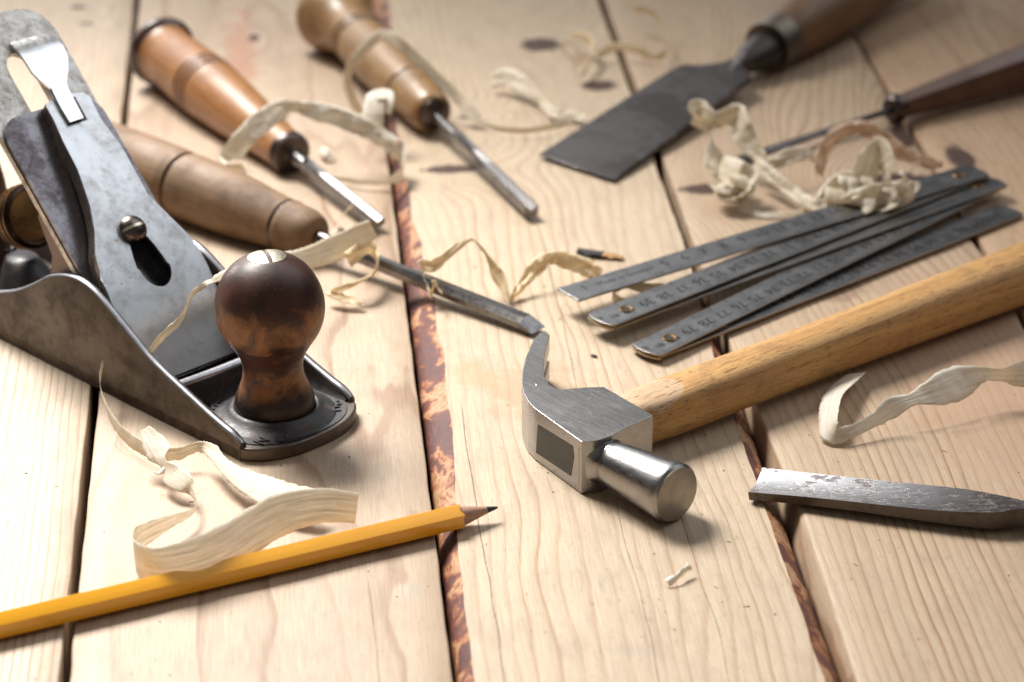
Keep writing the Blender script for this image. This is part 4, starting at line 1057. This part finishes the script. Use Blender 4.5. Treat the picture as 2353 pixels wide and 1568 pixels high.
# 5: slim tool with dark red handle
A = G(1700, 368, 0.25); B = G(2353, 152, 1.1)
M5 = frame(A, B - A); M5i = M5.inverted(); L5 = (B - A).length
t5 = thing('slim_gouge', M5, 'slim gouge with dark reddish handle and thin blackened shank at right edge', 'gouge')
cx5 = (M5i @ G(2049, 245, 0.8)).x
bm = bmesh.new(); lathe(bm, [(0, 0.26), (cx5 * 0.5, 0.20), (cx5 * 0.8, 0.17), (cx5, 0.2)], 20, sz=0.7); mesh_obj('blade', bm, m_blade_dark, t5, smooth=40)
bm = bmesh.new(); lathe(bm, smoothprof([(cx5 - 0.25, 0.2), (cx5 - 0.22, 0.5), (cx5 + 0.05, 0.66), (cx5 + 0.35, 0.64), (cx5 + 0.5, 0.5)], 4), 40); mesh_obj('ferrule', bm, m_darkferr, t5, smooth=40)
bm = bmesh.new(); lathe(bm, smoothprof([(cx5 + 0.4, 0.55), (cx5 + 2, 0.68), (cx5 + 6, 0.92), (cx5 + 10, 1.1), (cx5 + 14, 1.15), (cx5 + 15, 0.9), (cx5 + 15.1, 0.1)], 5), 8); mesh_obj('handle', bm, m_h5, t5, smooth=25)
# 6: short pitted gouge in front, right edge
zt0, zt1 = 0.42, 0.95
bk = [(1752, 1075), (1850, 1086), (1955, 1097), (2080, 1110), (2209, 1123), (2290, 1137), (2353, 1151), (2440, 1176)]
fr_ = [(1719, 1131), (1830, 1140), (1950, 1152), (2060, 1164), (2180, 1175), (2280, 1178), (2353, 1169), (2440, 1180)]
bt = [0.30, 0.31, 0.34, 0.40, 0.50, 0.62, 0.72, 0.80]
GO = G(1735, 1130, 0); GO.z = 0
gd = G(2209, 1150, 0) - GO; gd.z = 0
GM = frame(GO, gd); GMi = GM.inverted()
t6 = thing('gouge_blade', GM, 'short pitted steel gouge blade with hollow face, resting across the right gap', 'gouge')
bm = bmesh.new(); rings = []; cols = []
BK = smoothprof([(*a, 0.0) for a in bk], 5); FRr = smoothprof([(*a, 0.0) for a in fr_], 5); BT = smoothprof([(b, 0) for b in bt], 5)
nn = len(BK)
for i in range(nn):
    t = i / (nn - 1); z = zt0 + (zt1 - zt0) * t
    a = GMi @ G(BK[i][0], BK[i][1], z); b = GMi @ G(FRr[i][0], FRr[i][1], z); th = BT[i][0]
    hol = 0.17 * (1 - t * 1.4) if t < 0.7 else 0.0
    row = []
    for j in range(11):
        u = j / 10; p_ = a.lerp(b, u); row.append((p_.x, p_.y, z - max(0.0, hol) * 4 * u * (1 - u)))
    row.append((b.x + (0.05 if i == 0 else 0), b.y, z - th)); row.append((a.x, a.y, z - th))
    rings.append(row)
R = sweep(bm, rings)
for f in bm.faces:
    c_ = f.calc_center_median()
bm.normal_update()
for f in bm.faces:
    js = {r.index for r in []}
me_faces = list(bm.faces); cnt = 0
for i in range(nn - 1):
    for j in range(13):
        if j >= 10: me_faces[i * 13 + j].material_index = 1
mesh_obj('blade', bm, [m_gouge, m_gouge_side], t6, smooth=35)

# ------------------------------------------------------------------ pencil
A = G(-330, 1515, 0.42); B = G(1056, 1187, 0.42)
MP = frame(A, B - A); LP = (B - A).length
pen = thing('pencil', MP, 'yellow hexagonal pencil with sharpened point lying across the boards', 'pencil')
bm = bmesh.new(); R0 = 0.465
def hexr(x, r, n=48, rot=math.radians(90), fl=0.0):
    out = []
    for j in range(n):
        a = 2 * math.pi * j / n + rot; m_ = ((a - rot) % (math.pi / 3)) - math.pi / 6
        rr_ = r * (math.cos(math.pi / 6) / math.cos(m_)) ** 0.85
        out.append((x, rr_ * math.cos(a), rr_ * math.sin(a)))
    return out
rings = [hexr(0, R0), hexr(LP - 0.3, R0)]
last = []
for (x, y, z) in hexr(LP, R0):     # scalloped sharpening line
    a = math.atan2(z, y) - math.radians(90); m_ = (a % (math.pi / 3)) - math.pi / 6
    last.append((LP + 0.03 - 0.10 * math.cos(abs(m_) * 3) , y, z))
rings.append(last)
sweep(bm, rings); mesh_obj('painted_barrel', bm, m_yel, pen, smooth=22)
pt = MP.inverted() @ G(1141, 1164, 0.42); TL = pt.x - LP
bm = bmesh.new(); lathe(bm, [(LP - 0.4, 0.40), (LP - 0.15, 0.40), (LP + TL * 0.70, 0.125)], 40); mesh_obj('sharpened_wood', bm, m_cedar, pen, smooth=50)
bm = bmesh.new(); lathe(bm, [(LP + TL * 0.66, 0.12), (LP + TL * 0.70, 0.122), (LP + TL * 0.93, 0.06), (LP + TL, 0.03), (LP + TL * 1.01, 0.005)], 24); mesh_obj('lead', bm, m_lead, pen, smooth=50)

# ------------------------------------------------------------------ shavings
MS = [shaving('shaving_cream', seed=1), shaving('shaving_honey', (0.90, 0.79, 0.58), 2, 0.36, (0.84, 0.62, 0.32)),
      shaving('shaving_white', (0.94, 0.91, 0.84), 3, 0.28, (0.86, 0.76, 0.58)), shaving('shaving_thin', (0.86, 0.82, 0.74), 4, 0.36, (0.76, 0.69, 0.56), 0.16),
      shaving('shaving_pink', (0.82, 0.62, 0.48), 5, 0.4, (0.70, 0.47, 0.32))]
def ribbon(cps, mat, label, rag=0.05, crinkle=0.0, curl=0.03, sub=18, name='wood_shaving', group='wood shavings scattered on the boards', seed=0, both=False, parent=None, nw=9, th=0.004):
    """cps: (px, py, height of the ribbon's middle, width, roll deg); roll 0 = lying flat, 90 = standing on edge"""
    P3 = [(*G(c[0], c[1], c[2]), c[3], c[4]) for c in cps]
    pts = smoothprof(P3, sub)
    # tangents, resampled
    n = len(pts); rows = []; ulen = 0; prevw = None
    for i, p_ in enumerate(pts):
        c = Vector(p_[:3]); a = Vector(pts[max(i - 1, 0)][:3]); b = Vector(pts[min(i + 1, n - 1)][:3])
        T = (b - a)
        if T.length < 1e-6: T = Vector((1, 0, 0))
        T.normalize()
        if i: ulen += (c - Vector(pts[i - 1][:3])).length
        Hh = Vector((0, 0, 1)).cross(T)
        if Hh.length < 0.15: Hh = prevw.copy() if prevw else Vector((1, 0, 0))
        Hh.normalize()
        if prevw and Hh.dot(prevw) < -0.2 and abs(T.z) > 0.75: Hh = -Hh
        prevw = Hh.copy()
        Up = T.cross(Hh).normalized()
        ro = math.radians(p_[4]); Wv = Hh * math.cos(ro) + Up * math.sin(ro); Nn = T.cross(Wv)
        w = p_[3] * (1 + 0.06 * mnoise.noise(Vector((ulen * 1.2, seed, 0))))
        row = []
        for j in range(nw):
            s_ = -1 + 2 * j / (nw - 1)
            e = rag * mnoise.noise(Vector((ulen * 3.5, s_ * 3 + seed, 2))) + rag * 0.45 * mnoise.noise(Vector((ulen * 26, s_ * 3 + seed, 5)))
            if abs(s_) < 0.99: e = 0
            q_ = c + Wv * (w * 0.5 * s_ + e * math.copysign(1, s_ or 1)) + Nn * (curl * w * 0.5 * (1 - s_ * s_))
            # faint creases across the strip, as a dried shaving has
            fz = abs(mnoise.noise(Vector((ulen * 1.6 + seed * 3, s_ * 0.5, seed)))) - 0.2
            q_ += Nn * 0.03 * fz
            if crinkle:
                q_ += Nn * crinkle * 1.0 * (abs(mnoise.noise(Vector((ulen * 1.1 + seed, s_ * 0.9, seed + 4)))) - 0.25)
                q_ += Nn * crinkle * 0.8 * (abs(mnoise.noise(Vector((ulen * 2.6 + seed * 2, s_ * 1.8, seed + 7)))) - 0.2)
                q_ += Nn * crinkle * 1.2 * mnoise.noise(Vector((ulen * 0.9 + seed, s_ * 0.9, seed))) + Up * crinkle * 0.35 * mnoise.noise(Vector((ulen * 2.2 + seed, s_ * 1.4, 9)))
            q_.z = max(q_.z, 0.03)
            row.append((q_, ulen, s_ * w * 0.5))
        rows.append(row)
    base = Vector(rows[0][0][0]); base.z = 0
    bm = bmesh.new(); uvl = bm.loops.layers.uv.new('UVMap')
    V = [[bm.verts.new(q_ - base) for q_, _, _ in r] for r in rows]
    for i in range(n - 1):
        for j in range(nw - 1):
            try: f = bm.faces.new((V[i][j], V[i + 1][j], V[i + 1][j + 1], V[i][j + 1]))
            except ValueError: continue
            for lp, (a_, b_) in zip(f.loops, ((i, j), (i + 1, j), (i + 1, j + 1), (i, j + 1))):
                lp[uvl].uv = (rows[a_][b_][1], rows[a_][b_][2])
    for v in bm.verts: v.co *= S
    me = bpy.data.meshes.new(name); bm.normal_update(); bm.to_mesh(me); bm.free(); me.materials.append(mat)
    me.polygons.foreach_set('use_smooth', [True] * len(me.polygons)); me.set_sharp_from_angle(angle=math.radians(28))
    o = bpy.data.objects.new(name, me); col.objects.link(o)
    if parent:
        o.parent = parent; o.location = (base - Vector(parent['_b'])) * S
    else:
        o.location = base * S; tagm(o, label, 'wood shaving', group)
    sm = o.modifiers.new('thick', 'SOLIDIFY'); sm.thickness = th * S; sm.offset = 0
    return o
def merge(objs):
    """join extra strands of the same tangle into the first object (one continuous thing)"""
    b = objs[0]; bm = bmesh.new(); bm.from_mesh(b.data)
    for o in objs[1:]:
        t = o.data.copy(); t.transform(Matrix.Translation(o.location - b.location)); bm.from_mesh(t)
        bpy.data.meshes.remove(t); bpy.data.objects.remove(o)
    bm.to_mesh(b.data); bm.free(); return b

# S1 narrow strip from the plane mouth up behind the knob, ending in a broad torn end
s1 = ribbon([(341, 812, 2.3, 0.16, 80), (372, 775, 2.9, 0.26, 70), (405, 745, 3.2, 0.26, 60), (427, 712, 3.6, 0.14, 75), (440, 680, 3.9, 0.22, 80), (470, 655, 4.2, 0.18, 50), (505, 638, 4.5, 0.34, 30),
             (590, 612, 4.0, 0.7, 60), (690, 598, 2.4, 0.85, 62), (760, 575, 1.9, 1.0, 62), (822, 545, 2.1, 0.95, 65), (857, 525, 2.3, 0.75, 65)], MS[0],
            'broad cream shaving running from the plane blade behind the round knob', seed=1)
ribbon([(800, 598, 1.6, 0.7, 60), (838, 568, 1.6, 0.6, 75), (862, 580, 1.3, 0.55, 80), (868, 612, 1.0, 0.5, 70), (840, 642, 0.9, 0.25, 60), (790, 662, 0.7, 0.22, 60), (757, 672, 0.55, 0.35, 30), (790, 684, 0.45, 0.5, 15), (832, 698, 0.3, 0.3, 10)],
       MS[1], 'honey curl hooked over the thin chisel just right of the knob', seed=2, crinkle=0.1)
# S2 long curl in front of the plane
ribbon([(237, 835, 1.6, 0.30, 88), (230, 872, 1.3, 0.42, 92), (240, 925, 0.95, 0.42, 95), (268, 980, 0.65, 0.45, 85), (312, 1020, 0.5, 0.5, 75), (362, 1042, 0.5, 0.5, 70), (412, 1042, 0.6, 0.42, 70), (455, 1027, 0.75, 0.36, 65),
        (485, 1035, 0.8, 0.45, 40), (515, 1070, 0.75, 0.5, 30), (556, 1100, 0.7, 0.8, 28), (608, 1126, 0.7, 1.1, 28), (665, 1145, 0.75, 1.15, 28), (735, 1156, 0.8, 1.0, 28)], MS[0],
       'long narrow shaving curling along the near side of the plane toe', seed=3, curl=0.06, rag=0.07)
ribbon([(333, 985, 1.35, 0.36, 25), (350, 1012, 1.15, 0.75, 20), (365, 1040, 0.95, 0.9, 30), (376, 1066, 0.8, 0.35, 70), (395, 1090, 0.7, 0.8, 40), (425, 1112, 0.65, 0.7, 40), (440, 1130, 0.5, 0.3, 70), (452, 1155, 0.5, 0.2, 85), (440, 1178, 0.55, 0.25, 88),
        (395, 1198, 0.7, 0.45, 92), (345, 1222, 0.75, 0.75, 94), (314, 1246, 0.80, 1.0, 92), (312, 1280, 0.85, 1.2, 90), (360, 1304, 0.95, 1.30, 78), (440, 1290, 1.1, 1.4, 66), (520, 1255, 1.2, 1.4, 60), (590, 1212, 1.3, 1.4, 58), (650, 1180, 1.4, 1.35, 58), (720, 1164, 1.35, 1.2, 60), (770, 1163, 1.25, 1.1, 66), (820, 1168, 1.15, 1.0, 72)],
       MS[3], 'wide translucent shaving looped over the yellow pencil', seed=4, curl=0.02, rag=0.03)
ribbon([(352, 1084, 0.7, 0.10, 20), (365, 1088, 0.6, 0.16, 20), (380, 1078, 0.7, 0.14, 40)], MS[2], 'tiny hooked splinter beside the torn shaving near the plane', seed=5, nw=3)
ribbon([(440, 1132, 0.5, 0.06, 20), (452, 1134, 0.55, 0.05, 30), (468, 1122, 0.6, 0.04, 20)], MS[1], 'hair thin fibre left of the long shaving', seed=6, nw=3)
# S3 behind: arch over the brown handle and orange chisel
merge([ribbon([(600, 425, 0.5, 0.6, 20), (560, 395, 0.9, 0.75, 40), (530, 372, 1.4, 0.9, 50), (548, 335, 2.0, 0.95, 60), (590, 290, 2.7, 0.95, 60), (640, 255, 3.0, 0.9, 55), (672, 245, 3.0, 0.5, 70), (720, 255, 2.8, 0.75, 60), (785, 272, 2.3, 0.9, 60), (850, 300, 1.8, 0.8, 60), (905, 335, 1.3, 0.75, 70)], MS[2],
       'tall pale shaving arched over the orange chisel and brown handle', seed=7, crinkle=0.12),
   ribbon([(860, 300, 1.3, 0.9, 10), (858, 262, 1.9, 0.95, 10), (866, 226, 2.4, 0.95, 10), (880, 216, 2.5, 0.9, 10), (885, 232, 2.3, 0.8, 10), (882, 262, 1.8, 0.8, 10)], MS[2], 'x', seed=8),
   ribbon([(905, 335, 1.3, 0.8, 70), (925, 360, 0.9, 0.9, 80), (925, 400, 0.6, 0.7, 85), (880, 418, 0.4, 0.3, 80), (820, 418, 0.3, 0.25, 80), (765, 408, 0.3, 0.15, 80)], MS[3], 'x', seed=9)])
ribbon([(735, 345, 0.3, 0.35, 50), (750, 352, 0.4, 0.45, 40), (768, 358, 0.2, 0.4, 30)], MS[2], 'small white flake beyond the orange chisel blade', seed=10, nw=4)
ribbon([(818, 466, 1.2, 0.32, 50), (800, 482, 1.25, 0.28, 60), (783, 505, 1.0, 0.3, 60), (776, 528, 0.7, 0.42, 50), (792, 540, 0.5, 0.5, 30)], MS[2], 'small white curl across the tip of the orange handled chisel', seed=11)
# S4 loop over the golden gouge
merge([ribbon([(828, 262, 0.5, 0.6, 80), (808, 225, 1.2, 0.55, 80), (798, 185, 2.0, 0.48, 80), (812, 142, 2.9, 0.45, 70), (850, 100, 3.6, 0.45, 60), (882, 80, 3.9, 0.5, 50), (922, 105, 3.5, 0.55, 50), (962, 140, 2.8, 0.55, 45), (1010, 185, 1.9, 0.55, 40), (1050, 222, 1.2, 0.55, 30), (1085, 262, 0.6, 0.6, 20), (1105, 280, 0.3, 0.5, 10)], MS[0],
       'narrow shaving looped high over the golden gouge handle', seed=12),
   ribbon([(1085, 270, 0.4, 0.3, 70), (1140, 295, 0.35, 0.25, 80), (1210, 300, 0.35, 0.25, 80), (1270, 290, 0.4, 0.3, 70), (1310, 275, 0.4, 0.5, 40)], MS[0], 'x', seed=13)])
# S10 background flake chain
ribbon([(1128, 185, 0.6, 0.8, 40), (1165, 178, 0.8, 0.95, 40), (1205, 200, 0.7, 0.8, 40), (1240, 232, 0.45, 0.35, 60), (1275, 262, 0.4, 0.55, 30), (1310, 262, 0.4, 0.7, 20), (1350, 275, 0.3, 0.4, 20)], MS[0], 'white flake with a curled tail between golden gouge and wide chisel', seed=14, crinkle=0.1)
ribbon([(1312, 78, 0.9, 0.3, 40), (1345, 85, 1.0, 0.45, 50), (1362, 110, 0.9, 0.35, 70), (1350, 150, 0.6, 0.3, 80), (1335, 180, 0.3, 0.5, 60)], MS[1], 'twisted honey shaving beside the black knots at the back', seed=15, crinkle=0.15)
ribbon([(1375, 130, 0.4, 0.25, 60), (1410, 108, 0.7, 0.4, 50), (1460, 112, 0.7, 0.4, 50), (1500, 130, 0.4, 0.3, 50), (1530, 118, 0.6, 0.3, 80), (1520, 60, 1.2, 0.35, 80), (1495, 28, 1.4, 0.45, 60), (1455, 22, 1.2, 0.5, 50)], MS[1], 'loose hooked shaving lying across the gap at the back', seed=16)
# S5 little curls by the chisel tip
ribbon([(1012, 672, 0.9, 0.4, 60), (1002, 655, 0.8, 0.42, 70), (988, 678, 0.55, 0.3, 80), (978, 648, 0.7, 0.35, 80), (967, 610, 1.1, 0.45, 80), (995, 612, 1.2, 0.45, 70), (1035, 580, 1.6, 0.35, 60), (1078, 552, 2.0, 0.15, 60), (1100, 562, 1.9, 0.13, 80), (1122, 595, 1.4, 0.22, 75), (1138, 625, 1.0, 0.55, 60), (1155, 650, 0.7, 0.5, 60), (1172, 688, 0.3, 0.2, 70)],
       MS[1], 'wavy honey shaving over the thin chisel blade near its tip', seed=17, crinkle=0.06)
ribbon([(1172, 690, 0.15, 0.2, 50), (1200, 655, 0.5, 0.4, 45), (1232, 615, 0.9, 0.6, 45), (1262, 594, 1.1, 0.5, 60), (1300, 600, 0.9, 0.7, 60), (1340, 612, 0.5, 0.8, 50), (1380, 632, 0.25, 0.6, 20)], MS[1],
       'crumpled honey shaving left of the folding rule end', seed=18, crinkle=0.18)
ribbon([(1450, 705, 0.25, 0.5, 80), (1418, 690, 0.35, 0.5, 85), (1408, 668, 0.5, 0.4, 88), (1440, 655, 0.6, 0.3, 60), (1480, 662, 0.5, 0.5, 30), (1530, 660, 0.3, 0.5, 20)], MS[0], 'small cream loop peeking from between the rule blades', seed=19)
# S7 big tangle
tg = [ribbon([(1640, 395, 0.9, 1.0, 40), (1645, 345, 1.4, 1.0, 45), (1622, 300, 2.0, 0.8, 60), (1592, 268, 2.5, 0.95, 70), (1606, 250, 2.7, 0.85, 60), (1640, 275, 2.4, 0.7, 70), (1675, 268, 2.5, 0.8, 75), (1694, 266, 2.5, 1.0, 60), (1704, 300, 2.1, 1.1, 50), (1725, 335, 1.6, 0.8, 45), (1750, 365, 1.2, 0.6, 40)], MS[0],
        'large crumpled tangle of cream shavings behind the folding rule', seed=20, crinkle=0.1),
   ribbon([(1650, 380, 0.9, 1.0, 50), (1690, 400, 1.2, 1.3, 60), (1720, 420, 0.9, 1.2, 50), (1700, 455, 0.6, 1.0, 40), (1665, 462, 0.5, 0.9, 30), (1650, 430, 0.8, 0.9, 60)], MS[0], 'x', seed=21, crinkle=0.12),
   ribbon([(1735, 372, 1.2, 0.6, 40), (1775, 405, 1.0, 0.6, 50), (1820, 440, 0.8, 0.5, 50), (1865, 468, 0.7, 0.6, 45), (1910, 480, 0.7, 0.8, 40)], MS[2], 'x', seed=22, crinkle=0.1),
   ribbon([(1745, 365, 1.2, 0.4, 30), (1790, 372, 1.2, 0.5, 40), (1840, 355, 1.3, 0.5, 30), (1870, 362, 1.1, 0.4, 30)], MS[2], 'x', seed=23, crinkle=0.12),
   ribbon([(1890, 480, 0.6, 0.9, 40), (1915, 445, 1.0, 1.1, 50), (1945, 425, 1.3, 1.2, 60), (1975, 440, 1.1, 1.2, 60), (1960, 470, 0.9, 1.2, 50), (1925, 470, 0.8, 1.0, 40)], MS[0], 'x', seed=24, crinkle=0.12),
   ribbon([(1930, 480, 0.7, 0.9, 60), (1985, 465, 1.1, 1.3, 70), (2040, 450, 1.3, 1.2, 70), (2080, 440, 1.5, 1.0, 60), (2092, 420, 1.7, 0.8, 50), (2070, 400, 1.9, 0.5, 40)], MS[3], 'x', seed=25, crinkle=0.15),
   ribbon([(1975, 430, 1.2, 0.9, 60), (1995, 380, 2.0, 1.3, 60), (2020, 328, 2.8, 0.5, 60), (2035, 370, 2.2, 1.2, 70), (2035, 415, 1.5, 0.9, 70)], MS[3], 'x', seed=26, crinkle=0.08),
   ribbon([(1700, 480, 0.2, 0.2, 40), (1760, 495, 0.15, 0.3, 30), (1830, 490, 0.2, 0.25, 40), (1880, 475, 0.4, 0.3, 40)], MS[0], 'x', seed=27)]
def proj(P):
    zc = P.y * math.cos(PITCH) - (P.z - H) * math.sin(PITCH); yc = P.y * math.sin(PITCH) + (P.z - H) * math.cos(PITCH)
    return (CX + FP * P.x / zc, CY - FP * yc / zc)
def curl(a, b, r, turns, w_, mi, seed, grow=0.0, squash=0.8):
    A_ = G(*a); B_ = G(*b); ax = (B_ - A_).normalized(); side_ = ax.cross(Vector((0, 0, 1))).normalized(); upv = side_.cross(ax)
    cps = []; n_ = int(turns * 8)
    for q_ in range(n_ + 1):
        t = q_ / n_; th_ = 2 * math.pi * turns * t + seed
        rr_ = r * (1 + grow * t) * (1 + 0.18 * mnoise.noise(Vector((t * 4, seed, 0))))
        P = A_.lerp(B_, t) + side_ * rr_ * math.cos(th_) + upv * rr_ * squash * math.sin(th_)
        P.z = max(P.z, 0.12); u_, v_ = proj(P)
        cps.append((u_, v_, P.z, w_ * (0.5 + 0.5 * math.sin(math.pi * min(1, max(0, 0.12 + 0.8 * t)))), 8 + 14 * mnoise.noise(Vector((t * 3, seed, 4)))))
    return ribbon(cps, MS[mi], 'x', seed=50 + seed, crinkle=0.07, sub=7)
tg.append(curl((1655, 455, 0.6), (1725, 410, 1.0), 0.42, 1.6, 0.95, 2, 1, 0.2))
tg.append(curl((1700, 465, 0.5), (1665, 420, 0.9), 0.35, 1.3, 0.85, 0, 2))
tg.append(curl((1885, 470, 0.7), (1975, 450, 1.0), 0.50, 1.7, 1.0, 2, 3, 0.2))
tg.append(curl((1950, 475, 0.9), (2060, 455, 1.1), 0.45, 1.8, 1.05, 0, 4))
tg.append(curl((1930, 430, 1.4), (1990, 420, 1.5), 0.42, 1.4, 0.9, 2, 5))
tg.append(curl((2030, 450, 1.3), (2095, 425, 1.5), 0.35, 1.2, 0.8, 3, 6))
tg.append(ribbon([(1765, 385, 0.9, 0.5, 30), (1805, 362, 1.3, 0.7, 55), (1850, 352, 1.3, 0.6, 50), (1872, 362, 1.0, 0.4, 40)], MS[2], 'x', seed=61))
merge(tg)
# S12 pinkish curls behind the tangle
ribbon([(1880, 400, 0.5, 0.7, 70), (1895, 345, 1.2, 0.7, 60), (1930, 305, 1.8, 0.6, 60), (1975, 292, 2.0, 0.65, 60), (2020, 315, 1.7, 0.7, 60), (2070, 350, 1.2, 0.7, 50), (2120, 372, 0.7, 0.6, 40), (2165, 378, 0.4, 0.3, 30)], MS[4],
       'pinkish bent shaving behind the cream tangle', seed=28, crinkle=0.18)
# S8 twisting strip right of the handle
ribbon([(1968, 858, 0.4, 0.8, 20), (1935, 885, 0.5, 1.0, 20), (1912, 915, 0.65, 0.95, 30), (1905, 950, 0.7, 0.9, 40), (1905, 985, 0.5, 0.9, 50), (1925, 1000, 0.4, 0.6, 60), (1965, 988, 0.45, 0.45, 62), (2010, 965, 0.6, 0.5, 60), (2050, 937, 0.85, 0.75, 55), (2098, 917, 1.0, 0.5, 40), (2150, 900, 1.1, 1.1, 48), (2205, 878, 1.2, 1.25, 45), (2256, 862, 1.25, 0.6, 70), (2300, 862, 1.2, 0.55, 100), (2350, 860, 1.2, 1.0, 70), (2420, 850, 1.2, 1.1, 60)],
       MS[2], 'white twisting strip between hammer handle and short gouge', seed=29, curl=0.02, rag=0.05, crinkle=0.0)
# chips
ribbon([(1532, 1340, 0.12, 0.28, 30), (1555, 1326, 0.22, 0.22, 60), (1572, 1312, 0.28, 0.22, 80), (1585, 1302, 0.3, 0.3, 50)], MS[2], 'small pale curled chip alone below the hammer face', seed=30, curl=0.5)
ribbon([(2348, 20, 1.8, 0.6, 60), (2345, 55, 1.3, 0.5, 70), (2335, 82, 0.8, 0.7, 40)], MS[4], 'pale shaving standing at the far right corner', seed=31, crinkle=0.1)
# charred splinter
A = G(1327, 577, 0.18); B = G(1432, 592, 0.12)
MSp = frame(A, B - A); LS = (B - A).length
spn = thing('charred_splinter', MSp, 'short splinter with a black charred end left of the folding rule', 'splinter')
def chunk(x0, x1, f, seed):
    bm = bmesh.new(); rr = []
    for i in range(9):
        t = i / 8; x = x0 + (x1 - x0) * t; w, h = f(t)
        rr.append([(x, w * math.cos(2 * math.pi * j / 10) * (1 + 0.6 * mnoise.noise(Vector((x * 3.1, j * 0.8, seed)))), h * math.sin(2 * math.pi * j / 10) * (1 + 0.2 * mnoise.noise(Vector((x * 2, j, seed + 3))))) for j in range(10)])
    sweep(bm, rr); return bm
mesh_obj('charred_end', chunk(0, LS * 0.56, lambda t: (0.24, 0.11), 1), plain('charcoal', (0.02, 0.02, 0.022), 0.7, nz=0.5), spn, smooth=30)
mesh_obj('bare_wood', chunk(LS * 0.5, LS, lambda t: (0.21 - 0.05 * t, 0.09 - 0.05 * t), 2), m_cedar and plain('splinter_wood', (0.42, 0.23, 0.09), 0.6, nz=0.3), spn, smooth=30)
for (px, py, ln, rot, lab) in [(1357, 815, 0.30, -35, 'tiny brown bark crumb above the hammer cheek'), (1810, 880, 0.16, 60, 'tiny dark crumb on the hammer handle side')][:1]:
    bm = chunk(0, ln, lambda t: (0.06 * math.sin(math.pi * (0.15 + 0.7 * t)), 0.04), 5)
    o = mesh_obj('bark_crumb', bm, m_h1b, None, M=frame(G(px, py, 0.05), (math.cos(math.radians(rot)), math.sin(math.radians(rot)), 0)))
    tagm(o, lab, 'crumb')

# fine sawdust and fibres lying about: nobody could count it
bm = bmesh.new(); rnd = random.Random(5)
for i in range(300):
    px = rnd.uniform(-60, 2420); py = rnd.uniform(60, 1600); g = G(px, py, 0)
    w = g.dot(PW)
    if any(abs(w - e) < 0.75 for e in (-7.3, 4.9, 16.3, 28.1)): continue
    a = rnd.uniform(0, math.pi); ln = rnd.choice((0.015, 0.02, 0.03, 0.04, 0.08)) * rnd.uniform(0.7, 1.3); wd = rnd.uniform(0.007, 0.014)
    d = Vector((math.cos(a), math.sin(a), 0)) * ln; e_ = Vector((-math.sin(a), math.cos(a), 0)) * wd
    b0 = [g - d - e_, g + d - e_ * 0.4, g + d * 0.8 + e_, g - d * 0.9 + e_ * 0.7]
    lo = [bm.verts.new((p_.x, p_.y, 0.013)) for p_ in b0]; hi = [bm.verts.new((p_.x, p_.y, 0.03 + wd)) for p_ in b0]
    fs = [bm.faces.new(hi)] + [bm.faces.new((lo[j], lo[(j + 1) % 4], hi[(j + 1) % 4], hi[j])) for j in range(4)]
    mi = rnd.choice((0, 0, 0, 1))
    for f in fs: f.material_index = mi
sd = mesh_obj('sawdust', bm, [plain('sawdust_pale', (0.70, 0.55, 0.36), 0.8, nz=0.3), plain('sawdust_brown', (0.20, 0.10, 0.05), 0.8, nz=0.3)], None, smooth=0)
sd['kind'] = 'stuff'; tagm(sd, 'fine sawdust specks and fibres strewn over all the boards', 'sawdust')

# ------------------------------------------------------------------ render settings
scn.render.engine = 'CYCLES'
scn.cycles.max_bounces = 8; scn.cycles.glossy_bounces = 4; scn.cycles.transmission_bounces = 4
bpy.context.view_layer.update()
